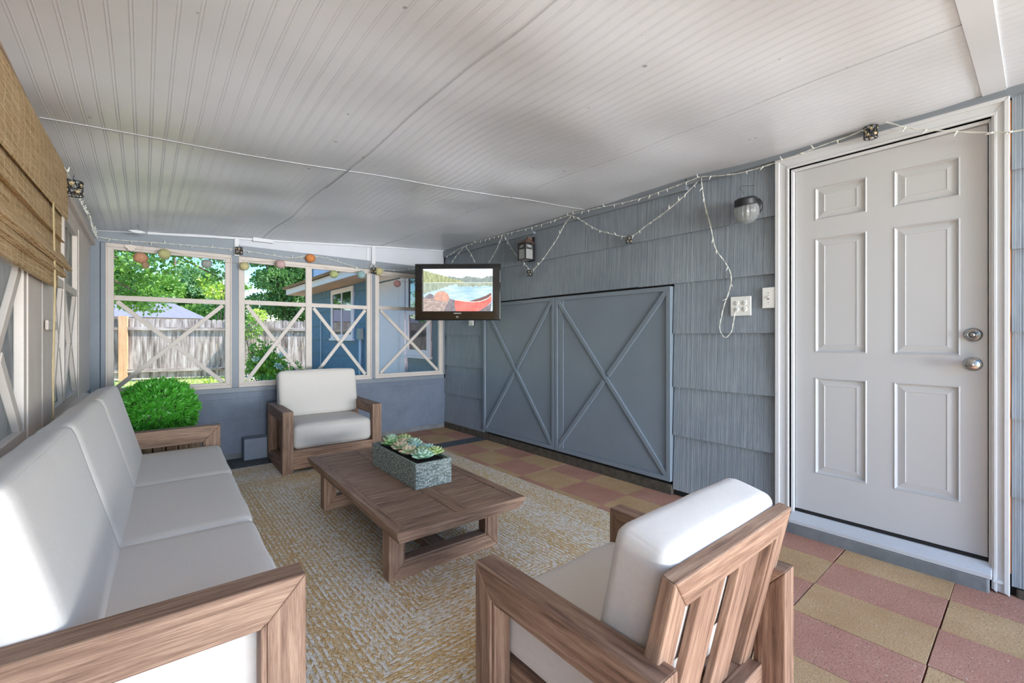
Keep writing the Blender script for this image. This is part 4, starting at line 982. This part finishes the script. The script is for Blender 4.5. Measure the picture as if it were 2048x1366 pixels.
light_string('string_lights', [[(XS, 1.49, 2.262), (2.93, 1.25, 2.213), (2.93, 1.02, 2.214), (2.93, .786, 2.238), (2.93, .649, 2.249), (2.93, .559, 2.27), (2.93, .513, 2.273), (2.94, .406, 2.203), (2.945, .265, 2.14), (2.945, .145, 2.09), (2.93, .02, 2.058), (2.93, -.4, 2.04)]],
  'single strand of white mini lights draped over the door head', .095, (-1, 0, 0), 12)
light_string('string_lights', [[(-.31, 4.87, 1.973), (-.209, 4.87, 1.962), (-.117, 4.87, 1.962), (.143, 4.87, 1.974), (.391, 4.87, 1.982), (.66, 4.86, 1.985), (.868, 4.87, 1.977), (1.044, 4.87, 1.966), (1.182, 4.87, 1.969), (1.326, 4.87, 2.008), (1.527, 4.87, 1.994), (1.74, 4.87, 1.951), (1.936, 4.87, 1.916), (2.006, 4.87, 1.991), (2.083, 4.87, 1.947), (2.331, 4.87, 1.954), (2.6, 4.87, 2.004)]],
  'white mini string lights along the beam over the far windows', .12, (0, -1, 0), 13)
light_string('string_lights', [[(-.288, 2.95, 1.965), (-.275, 3.2, 1.93), (-.283, 3.45, 1.95), (-.278, 3.7, 1.94), (-.285, 4.0, 1.955), (-.28, 4.4, 1.95), (-.29, 4.8, 1.968)], [(-.275, 3.05, 1.92), (-.27, 3.3, 1.945), (-.28, 3.6, 1.93), (-.27, 3.9, 1.945), (-.285, 4.3, 1.94), (-.29, 4.8, 1.965)]],
  'tangled mini lights along the ceiling corner above the left windows', .06, (1, 0, 0), 14)

# fabric ball lanterns on a thin string along the far windows
def ball(name, loc, r, col, label, cat='ball lantern', stripes=False):
    k = 'yarn_%d_%d_%d' % col
    if k not in MAT:
        t = NT(k); n = t.noise(t.coord('Object', (1, 1, 1)), 70, 4, .8, 3); c = srgb(*col); t.l(t.ramp(n, [(.35, tuple(x * .62 for x in c[:3]) + (1,)), (.6, c)]), t.b.inputs['Base Color']); MAT[k] = t.fin(None, .9, t.bump(n, .6, .004))
    m = MB(); S, N = 18, 12; prof = [(max(.0, r * math.sin(PI * i / N)), -r * .95 * math.cos(PI * i / N)) for i in range(N + 1)]
    m.lathe(prof, S, M=Matrix.Rotation(rnd.uniform(0, 1), 4, 'X'), lobes=9 if stripes else 0, la=.05)
    o = m.build(name, MAT[k], loc=loc); tag(o, label, cat, 'ball lanterns along the far windows')
    m = MB(); rs = random.Random(int(r * 1e4) + len(label))
    for q in range(7 if stripes else 5):
        A_ = Matrix.Rotation(rs.uniform(0, 3), 3, 'Z') @ Matrix.Rotation(rs.uniform(0, 3), 3, 'X'); m.tube([A_ @ Vector((math.cos(a) * r * 1.01, math.sin(a) * r * 1.01, 0)) for a in [2 * PI * i / 20 for i in range(20)]], .0012, 4, closed=True)
    m.build('thread', MAT[k], o); return o
B = [((-.019, 4.82, 1.823), .037, (214, 160, 128), 'terracotta shell ball hanging leftmost in the far left window'), ((.138, 4.82, 1.872), .035, (198, 196, 140), 'pale yellow ball lantern at the top of the left window'),
     ((.438, 4.82, 1.822), .032, (168, 172, 166), 'grey ball lantern hanging against the sky in the left window'), ((.734, 4.82, 1.830), .031, (214, 202, 150), 'cream yellow ball lantern at the left edge of the double window'),
     ((1.042, 4.82, 1.882), .033, (208, 176, 172), 'dusty pink ball lantern in the left pane of the double window'), ((1.331, 4.855, 1.979), .036, (226, 146, 84), 'orange striped ball lantern on the beam above the mullion'),
     ((1.557, 4.82, 1.83), .033, (184, 192, 134), 'sage green ball lantern in front of the neighbouring roof edge'), ((1.854, 4.82, 1.852), .034, (160, 190, 190), 'teal ball lantern at the right end of the double window'),
     ((2.065, 4.84, 1.912), .035, (206, 196, 144), 'yellow ball lantern on the post between the two right windows'), ((2.281, 4.82, 1.786), .031, (208, 158, 156), 'pink ball lantern hanging in the window beside the television')]
for i, (p, r, c, lb) in enumerate(B): ball('ball_lantern', p, r * 1.3, c, lb, stripes=(i in (0, 5)))
m = MB()
hang = [(.02, 4.87, 1.975), (.16, 4.85, 1.912), (.44, 4.83, 1.858), (.66, 4.86, 1.86), (.74, 4.83, 1.868), (1.04, 4.83, 1.92), (1.33, 4.86, 1.985), (1.56, 4.83, 1.868), (1.85, 4.83, 1.89), (2.0, 4.86, 2.0), (2.07, 4.85, 1.952), (2.15, 4.85, 1.90), (2.28, 4.83, 1.822), (2.5, 4.86, 1.83)]
m.tube(catenary(hang, 5), .0013, 5); m.tube([(-.019, 4.82, 1.86), (.0, 4.85, 1.93), (.02, 4.87, 1.975)], .0012, 5); tag(m.build('garland', MAT['cord_tan']), 'thin cord carrying the coloured ball lanterns across the far windows', 'cord')
m = MB(); pts = [(math.cos(a) * .032 * (1 + .3 * math.sin(3 * a)), math.sin(a) * .026) for a in [2 * PI * i / 16 for i in range(16)]]
m.poly([(-.082 + a, 4.855, 1.905 + b) for a, b in pts], (0, 1, 0), .006); tag(m.build('paper_leaf', MAT['cream_paint']), 'small cream leaf ornament at the top left of the left window', 'ornament')
m = MB(); m.lathe([(0, 0), (.018, .01), (.026, .03), (.018, .052), (0, .07)], 14, M=Matrix.Translation((.012, 4.83, 1.735)), lobes=5, la=.15); tag(m.build('hanging_shell', MAT['stave_wood']), 'small brown shell hanging below the terracotta ball', 'ornament')
hz_ = zc(-.037, 4.6) + wav(-.037, 4.6)
o = empty('ceiling_hook', (-.037, 4.6, hz_), 0, 'little ceiling hook with a white hanging crescent near the far left corner', 'hook')
m = MB(); m.tube([(0, 0, 0), (0, 0, -.012)] + [(math.sin(a) * .008, 0, -.02 - math.cos(a) * -.008) for a in [k * .6 for k in range(9)]], .0014, 5); m.build('hook', MAT['black_metal'], o)
m = MB(); m.poly([(-.055, 0, -.052), (-.02, 0, -.046), (.02, 0, -.046), (.055, 0, -.056), (.02, 0, -.068), (-.02, 0, -.068)], (0, 1, 0), .02); m.tube([(0, .01, -.05), (0, 0, -.028)], .001, 4); m.build('crescent', MAT['white_paint'], o)
# black openwork lantern charms
def charm(loc, r, label, rz=0, style=0):
    o = empty('openwork_lantern', loc, rz, label, 'ornament', 'black openwork lantern charms on the string lights')
    m = MB(); N = 20
    for z in (-r, -r * .33, r * .33, r): m.tube([(r * math.cos(2 * PI * i / N), r * math.sin(2 * PI * i / N), z) for i in range(N)], r * .07, 5, closed=True)
    for i in range(8): a = 2 * PI * i / 8; m.tube([(r * math.cos(a), r * math.sin(a), -r), (r * math.cos(a + .3), r * math.sin(a + .3), 0), (r * math.cos(a), r * math.sin(a), r)], r * .07, 5)
    for i in range(6): a = 2 * PI * i / 6; m.tube([(r * math.cos(a), r * math.sin(a), -r), (r * math.cos(a + .8), r * math.sin(a + .8), -r * .33), (r * math.cos(a + 1.2), r * math.sin(a + 1.2), r * .9)], r * .05, 4)
    m.build('wire_cage', MAT['black_metal'], o)
    m = MB()
    for i in range(5):
        for z in (-r * .5, r * .45):
            a = 2 * PI * (i + (.5 if z > 0 else 0)) / 5; m.lathe([(r * .30, 0), (r * .26, r * .05), (0, r * .06)], 12, M=Matrix.Translation((r * .97 * math.cos(a), r * .97 * math.sin(a), z)) @ Matrix.Rotation(a, 4, 'Z') @ Matrix.Rotation(PI / 2, 4, 'Y'))
    m.build('disc_inlays', MAT['cord_tan'], o)
    m = MB(); m.tube([(0, 0, r), (0, 0, r * 1.5), (.002, 0, r * 1.9)], .0016, 5); m.tube([(-r * .9, 0, r), (0, 0, r * 1.1), (r * .9, 0, r)], .0016, 4); m.build('hanger', MAT['black_metal'], o)
charm((2.922, .561, 2.232), .029, 'black openwork lantern charm hanging over the door head', .3)
charm((2.925, 2.064, 1.922), .024, 'black openwork lantern charm at the lowest point of the swag above the right barn door', .9)
charm((2.925, 3.222, 1.790), .026, 'black openwork lantern charm at the swag tip below the craftsman lantern', .5)
charm((.690, 4.83, 1.972), .031, 'dark openwork lantern charm on the post between left and double windows', .2)
charm((2.000, 4.83, 1.912), .029, 'black openwork lantern charm on the post beside the yellow ball', 1.2)
charm((-.262, 3.02, 1.885), .034, 'black openwork lantern charm beside the end of the bamboo blind', .2)
m = MB(); m.tube(catenary([(2.972, 1.215, 2.085), (2.955, 1.235, 2.12), (2.965, 1.225, 2.135), (2.955, 1.19, 2.125), (2.968, 1.15, 2.12)]), .001, 5); tag(m.build('stray_wire', MAT['black_metal']), 'short loose black wire on the shingles above the wall lamp', 'wire')
m = MB(); m.beam((.72, YF - .16, 0), (1.02, YF - .01, .20)); tag(m.build('pale_patch_block', painted('pale_blue', srgb(132, 140, 156), .6, .08, 6, .2), bevel=.006), 'low blue block standing in for a faint pale patch at the foot of the far wall beside the chair', 'block')  # added block standing in for a faint lighter patch, not a real ledge
# ------------------------------------------------------------------ outdoors
GZ = -.10
m = MB(); N = 70
for j in range(N + 1):
    for i in range(N + 1):
        x = -26 + 50 * i / N; y = -12 + 62 * j / N
        m.v.append((x, y, GZ - .03 + mnoise.noise(Vector((x * .3, y * .3, 0))) * .03))
for j in range(N):
    for i in range(N): a = j * (N + 1) + i; m.f.append([a, a + 1, a + N + 2, a + N + 1]); m.mi.append(0); m.sm.append(True); m.uv.append([(0, 0)] * 4)
struct(m.build('lawn', MAT['lawn']))
m = MB(); rs = random.Random(8)
for k in range(26000):
    y = 7.5 + 9.5 * rs.random() ** .8; x = -3.2 + rs.random() * 6.4 + (y - 8) * -.12
    if x > 2.6 and y < 11: continue
    z = GZ - .03 + mnoise.noise(Vector((x * .3, y * .3, 0))) * .03; h = rs.uniform(.03, .085); a = rs.uniform(0, PI); dx, dy = math.cos(a) * .007, math.sin(a) * .007; lx, ly = rs.gauss(0, .02), rs.gauss(0, .02)
    m.add([(x - dx, y - dy, z), (x + dx, y + dy, z), (x + lx, y + ly, z + h)], [(0, 1, 2)])
tag(m.build('grass', MAT['grass_blade']), 'sunlit grass growing in front of the fence', 'grass', None, 'stuff')
m = MB(); m.lathe([(0, .05), (.3, .045), (.55, .02), (.62, 0)], 20, M=Matrix.Translation((1.4, 12.9, GZ - .03)) @ Matrix.Diagonal((1.5, .7, 1, 1)), lobes=5, la=.1); tag(m.build('mulch_patch', MAT['mulch']), 'reddish mulch patch on the lawn seen through the left window', 'mulch')

# board fence
def fence():
    A = Vector((-.57, 16.9, 0)); Bp = Vector((3.24, 15.8, 0)); d = (Bp - A).normalized(); nrm = Vector((d.y, -d.x, 0)) # toward the viewer
    ang = math.atan2(d.y, d.x); root = empty('board_fence', (A.x, A.y, GZ), ang, 'weathered grey board privacy fence across the back of the lawn', 'fence')
    # local x along fence, local -y toward the house
    rs = random.Random(4)
    def panel(x0, x1, zt):
        m = MB(); x = x0
        while x < x1 - .05:
            w_ = .138; h = zt + rs.uniform(-.015, .012); c = .035
            m.poly([(x, 0, .06), (x + w_, 0, .06), (x + w_, 0, h - c), (x + w_ - c, 0, h), (x + c, 0, h), (x, 0, h - c)], (0, 1, 0), .018, (0, 0, 1)); x += w_ + .006
        m.build('boards', MAT['fence_wood'], root)
        for z in (.24, zt - .34): m = MB(); m.beam((x0, -.06, z), (x1, 0, z + .09)); m.build('rail', MAT['fence_wood'], root)
    edges = [-6.0, -3.6, -1.2, .28, 2.72, 5.15, 7.6]
    for a, b in zip(edges, edges[1:]): panel(a - .04 if abs(a - .28) < .01 else a + .05, b - .05, 1.80 if a < 3 else 1.78)
    for e in edges:
        if abs(e - .28) < .01: continue
        m = MB(); m.beam((e - .055, -.05, 0), (e + .055, .06, 1.84)); m.build('post', MAT['fence_wood'], root)
    m = MB(); m.beam((.04, -.07, 0), (.24, .03, 1.86), ax=2); p = m.build('post', MAT['new_cedar'], root); p['label'] = 'new orange cedar post'
fence()

def leaves(m, c, rad, n, size, rs, mi=0, shell=.55, droop=.3):
    c = Vector(c); rad = Vector(rad)
    for k in range(n):
        d = Vector((rs.gauss(0, 1), rs.gauss(0, 1), rs.gauss(0, 1))).normalized(); q = rs.uniform(shell, 1) * (1 + .25 * mnoise.noise(d * 2.3 + c * .7))
        p = c + Vector((d.x * rad.x, d.y * rad.y, d.z * rad.z)) * q
        u = (d + Vector((rs.gauss(0, .8), rs.gauss(0, .8), rs.gauss(0, .8) - droop))).normalized(); s_ = u.cross(Vector((rs.gauss(0, 1), rs.gauss(0, 1), rs.gauss(0, 1)))).normalized(); L_ = size * rs.uniform(.7, 1.3); w_ = L_ * .38
        f1 = u.cross(s_) * L_ * .12
        m.add([p, p + u * L_ * .45 + s_ * w_ + f1, p + u * L_, p + u * L_ * .45 - s_ * w_ + f1], [(0, 1, 2, 3)], None, mi)
def tree(loc, h, blobs, mat, mat2, label, trunk=.16, size=.12, dens=1.0, seed=0, name='tree'):
    rs = random.Random(seed); o = empty(name, loc, 0, label, 'tree', 'trees beyond the porch')
    m = MB(); m.tube([(0, 0, 0), (rs.uniform(-.1, .1), .1, h * .35), (rs.uniform(-.2, .2), 0, h * .6), (0, .1, h * .85)], [trunk, trunk * .8, trunk * .55, trunk * .2], 9)
    for b in blobs:
        c = Vector(b[0]); m.tube([(0, 0, h * .3), (c.x * .4, c.y * .4, h * .3 + (c.z - h * .3) * .6), tuple(c)], [trunk * .4, trunk * .22, .02], 6)
    m.build('trunk', MAT['bark'], o)
    m = MB()
    for c, r, n in blobs: leaves(m, c, r, int(n * dens), size, rs, 0 if rs.random() < .65 else 1)
    m.build('crown', [MAT[mat], MAT[mat2]], o); return o
def blobs(seed, n, cx, cz, rx, rz, ry=None, num=900, br=(.7, 1.2)):
    rs = random.Random(seed); out = []
    for k in range(n):
        a = rs.uniform(0, 2 * PI); q = rs.random() ** .5; out.append(((cx + math.cos(a) * q * rx, (ry or rx) * math.sin(rs.uniform(0, 6)) * rs.random(), cz + math.sin(a) * q * rz), (rs.uniform(*br),) * 2 + (rs.uniform(*br) * .7,), num))
    return out
# maple whose branches hang in front of the left window
o = empty('maple_tree', (-4.4, 9.2, GZ), 0, 'large maple with long branches hanging in front of the left far window', 'tree')
m = MB(); m.tube([(0, 0, 0), (.1, 0, 1.6), (.5, .2, 3.2), (.6, 0, 5.5)], [.28, .24, .2, .1], 12)
rs = random.Random(21); br = []
for (a, b, c) in [((.4, 0, 2.9), (2.6, .3, 3.6), (5.6, 1.2, 2.42)), ((.4, 0, 2.5), (2.4, .6, 3.0), (4.3, .9, 2.05)), ((.5, 0, 3.4), (3.2, -.3, 4.1), (6.9, .4, 3.05)), ((.4, .1, 2.2), (2.2, 1.0, 2.5), (4.4, 1.7, 1.85)), ((.5, 0, 3.8), (2.5, 1.5, 4.8), (6.2, 2.6, 3.9)), ((.3, .1, 2.1), (1.9, .2, 2.3), (3.7, .4, 1.75)), ((.4, 0, 3.0), (2.4, .2, 3.3), (4.6, .3, 2.72)), ((.4, 0, 3.2), (2.8, .4, 3.5), (5.2, .7, 2.95)), ((.4, 0, 3.0), (2.2, -.4, 3.1), (4.1, -.3, 2.45)), ((.5, 0, 3.6), (3.0, .8, 3.9), (5.9, 1.2, 3.3))]:
    P = catenary([a, b, c], 6); m.tube(P, [.06 * (1 - i / len(P)) + .008 for i in range(len(P))], 6); br.append(P)
m.build('trunk', MAT['bark'], o)
m = MB()
for P in br:
    for i in range(4, len(P)):
        for q in range(3): leaves(m, P[i] + Vector((rs.gauss(0, .25), rs.gauss(0, .3), rs.gauss(0, .12))), (.34, .34, .13), 62, .078, rs, rs.choice((0, 0, 1)), .1, .5)
m.build('crown', [MAT['leaf_maple'], MAT['leaf_dark']], o)
tree((1.2, 29, GZ), 7, blobs(1, 13, 0, 3.3, 1.7, 1.6, 1.2, 1500), 'leaf_pine', 'leaf_maple', 'soft blue-green pine tree beyond the fence, in the middle of the left window', .2, .13, seed=1)
tree((-1.9, 27, GZ), 8, blobs(2, 20, .3, 4.2, 2.3, 2.4, 1.2, 1700), 'leaf_maple', 'leaf_dark', 'tall green tree beyond the fence at the left end of the yard', .2, .14, seed=2)
tree((3.1, 27, GZ), 5, blobs(3, 11, 0, 2.45, 1.0, .7, .9, 1300), 'leaf_maple', 'leaf_pine', 'rounded low tree just over the fence beside the grey roof', .15, .12, seed=3)
tree((5.4, 23.5, GZ), 8, blobs(4, 22, 0, 3.8, 1.7, 2.4, 1.2, 1500), 'leaf_dark', 'leaf_maple', 'tall leafy tree over the fence in the double window', .2, .12, seed=4)
tree((8.6, 22.5, GZ), 8, blobs(5, 18, 0, 4.6, 2.0, 2.4, 1.2, 1300), 'leaf_pine', 'leaf_maple', 'grey-green tree behind the roof edge of the blue house wall', .2, .12, seed=5)
tree((1.95, 17.2, GZ), 4, [((.0, 0, 2.75), (.55, .4, .22), 420), ((.45, 0, 2.95), (.4, .35, .2), 300), ((-.3, .1, 3.05), (.35, .3, .2), 240)], 'leaf_lime', 'leaf_maple', 'yellow-green sapling branches above the fence in the double window', .04, .10, seed=6, name='sapling')
tree((2.55, 15.6, GZ), 2.2, [((0, 0, 1.55), (.35, .3, .35), 380), ((.2, 0, 1.95), (.25, .25, .2), 200)], 'leaf_lime', 'leaf_maple', 'small lime green sapling against the fence near the house corner', .025, .07, seed=7, name='sapling')
tree((-3.4, 12.5, GZ), 6, blobs(8, 14, -.4, 2.9, 2.2, 2.2, 1.8, 1100), 'leaf_maple', 'leaf_dark', 'leafy tree outside the left window row, seen through the dark screens', .2, .12, seed=8)
tree((-7.5, 6.0, GZ), 7, blobs(9, 18, 0, 3.4, 2.6, 2.6, 3.4, 1000), 'leaf_maple', 'leaf_dark', 'broad tree out beyond the bamboo blind window', .25, .16, seed=9)
tree((-7.0, -1.0, GZ), 7, blobs(10, 14, 0, 3.6, 2.4, 2.4, 3.0, 800), 'leaf_maple', 'leaf_dark', 'tree at the side of the yard left of the viewpoint', .25, .18, seed=10)
# neighbour's house with grey hip roof
o = empty('neighbour_house', (0, 20, GZ), 0, 'low neighbouring house with a grey hip roof beyond the fence', 'house')
m = MB(); b = [(-6, 0, 1.95), (1.85, 0, 1.95), (1.85, 5, 1.95), (-6, 5, 1.95)]; r = [(-3.5, 2.5, 2.62), (.95, 2.5, 2.62)]; m.add(b + r, [(0, 1, 5, 4), (1, 2, 5), (2, 3, 4, 5), (3, 0, 4), (0, 3, 2, 1)]); m.build('roof', MAT['roof_gray'], o)
m = MB(); m.beam((-5.7, .3, 0), (1.6, 4.7, 1.94)); m.build('wall', MAT['house_white'], o)
# hydrangea and low plants
def shrub(name, loc, r, h, mat, mat2, n, size, label, blooms=0, seed=0):
    rs = random.Random(seed); o = empty(name, loc, 0, label, 'shrub'); m = MB()
    for k in range(14): a = rs.uniform(0, 6.3); m.tube([(0, 0, 0), (math.cos(a) * r * .4, math.sin(a) * r * .4, h * .5), (math.cos(a) * r * .8, math.sin(a) * r * .8, h * rs.uniform(.7, .95))], .008, 5)
    m.build('stem', MAT['bark'], o); m = MB()
    for k in range(7): a = rs.uniform(0, 6.3); q = rs.random() * r * .6; leaves(m, (math.cos(a) * q, math.sin(a) * q, h * rs.uniform(.35, .75)), (r * .6, r * .6, h * .32), n // 7, size, rs, rs.choice((0, 0, 1)), .3, .4)
    m.build('foliage', [MAT[mat], MAT[mat2]], o)
    for k in range(blooms):
        a = rs.uniform(3.3, 6.1); m = MB(); c = Vector((math.cos(a) * r * .8, math.sin(a) * r * .8, h * rs.uniform(.35, .85))); leaves(m, c, (.055, .055, .045), 70, .03, rs, 0, .6, 0); m.build('bloom', MAT['bloom_white'], o)
    return o
shrub('hydrangea', (2.02, 10.6, GZ), .42, 1.15, 'leaf_lime', 'leaf_maple', 1500, .085, 'white-blooming hydrangea bush beside the blue house corner', 7, 31)
shrub('garden_plant', (1.12, 10.3, GZ), .32, .42, 'leaf_lime', 'grass_blade', 700, .06, 'low pale green plants behind the far chair, in the double window', 3, 32)
shrub('garden_plant', (1.86, 9.75, GZ), .26, .50, 'leaf_lime', 'leaf_maple', 500, .06, 'low leafy plants at the foot of the hydrangea', 2, 33)
shrub('juniper', (-.28, 7.0, GZ), .36, .72, 'leaf_pine', 'leaf_dark', 900, .05, 'dark spiky low evergreen at the lower left corner of the left window', 0, 34)
shrub('fern', (2.62, 10.9, GZ), .22, .75, 'leaf_lime', 'leaf_maple', 500, .05, 'feathery green fern at the foot of the blue house corner', 0, 35)

# the house wall continuing beyond the porch
o = empty('house_wing', (3.0, 7.9, GZ), 0, 'blue sided house wing with brown roof edge and window beyond the porch', 'house')
m = MB(); m.beam((0, -2.9, 0), (.15, 2.95, 2.28), mi=1); m.beam((0, 2.8, 0), (5, 2.95, 3.0), mi=1)
def lap(m, ya, yb, mi):
    z = 0.0
    while z < 2.26:
        y = ya
        while y < yb - .01:
            e = min(yb, y + rnd.uniform(.5, .9)); j = rnd.uniform(-.004, .004)
            m.add([(-.004, y, z + .31), (-.020, y, z + j), (0, y, z + j), (-.004, e - .003, z + .31), (-.020, e - .003, z + j), (0, e - .003, z + j)], [(0, 1, 4, 3), (1, 2, 5, 4), (0, 2, 1), (3, 4, 5)], None, mi); y = e
        z += .30
lap(m, -.60, 2.96, 0); lap(m, -2.9, -1.95, 2)
m.build('siding', [MAT['siding_blue'], MAT['siding_blue'], MAT['shingle']], o)
m = MB(); m.beam((-.42, -1.95, 2.24), (0, 3.35, 2.26)); m.build('soffit', MAT['soffit_orange'], o)
m = MB(); m.beam((-.45, -1.95, 2.24), (-.42, 3.40, 2.36)); m.beam((-.45, 3.36, 2.24), (3.0, 3.40, 2.40)); m.build('fascia', MAT['house_white'], o)
m = MB(); m.poly([(-.50, -4, 2.36), (-.50, 3.45, 2.36), (4.5, 3.45, 4.2), (4.5, -4, 4.2)], (-.35, 0, 1), .05); m.build('roof', MAT['roof_brown'], o)
def hwin(name, y0, y1, z0, z1, parent, nm, split=True, mid=False):
    m = MB(); m.frame((-.045, y0 - .09, z0 - .09), (0, 1, 0), (0, 0, 1), y1 - y0 + .18, z1 - z0 + .18, .09, (1, 0, 0), .045); m.beam((-.07, y0 - .12, z0 - .12), (-.0, y1 + .12, z0 - .08))
    f = m.build(nm, MAT['house_white'], parent, bevel=.004)
    m = MB(); m.beam((-.028, y0, z0), (-.02, y1, z1)); m.build('pane', MAT['dark_glass'], f)
    m = MB()
    if split: m.beam((-.04, (y0 + y1) / 2 - .02, z0), (-.018, (y0 + y1) / 2 + .02, z1))
    if mid: m.beam((-.04, y0, (z0 + z1) / 2 - .03), (-.018, y1, (z0 + z1) / 2 + .03))
    m.build('sash_bar', MAT['house_white'], f)
hwin('w', .30, 1.36, 1.31, 2.12, o, 'window'); hwin('w', -2.55, -2.02, 1.08, 2.14, o, 'window', False, True)
m = MB(); m.frame((-.06, -1.93, .02), (0, 1, 0), (0, 0, 1), 1.28, 2.24, (.02, .14, .10, .14), (1, 0, 0), .07); m.beam((-.03, -1.79, .02), (-.02, -.79, 2.14))
for k in range(5): m.frame((-.034, -1.68, .2 + k * .38), (0, 1, 0), (0, 0, 1), .78, .30, .02, (1, 0, 0), .012)
d_ = m.build('door', MAT['house_white'], o); d_['label'] = 'white panel door in the blue wing'
o = empty('electric_box', (2.98, 7.71, 1.12), 0, 'grey electrical box with conduit on the blue house wall', 'electrical box')
m = MB(); m.beam((-.07, -.08, 0), (.0, .08, .19)); m.build('box', MAT['box_gray'], o, bevel=.005)
m = MB(); m.tube([(-.035, .0, 0), (-.035, .0, -1.22)], .024, 10); m.build('conduit', MAT['pipe_gray'], o)
m = MB(); m.tube([(2.968, 10.05, GZ), (2.968, 10.05, 1.55)], .012, 8); tag(m.build('wall_pipe', MAT['pipe_gray']), 'thin vertical pipe on the blue house wall near its far corner', 'pipe')
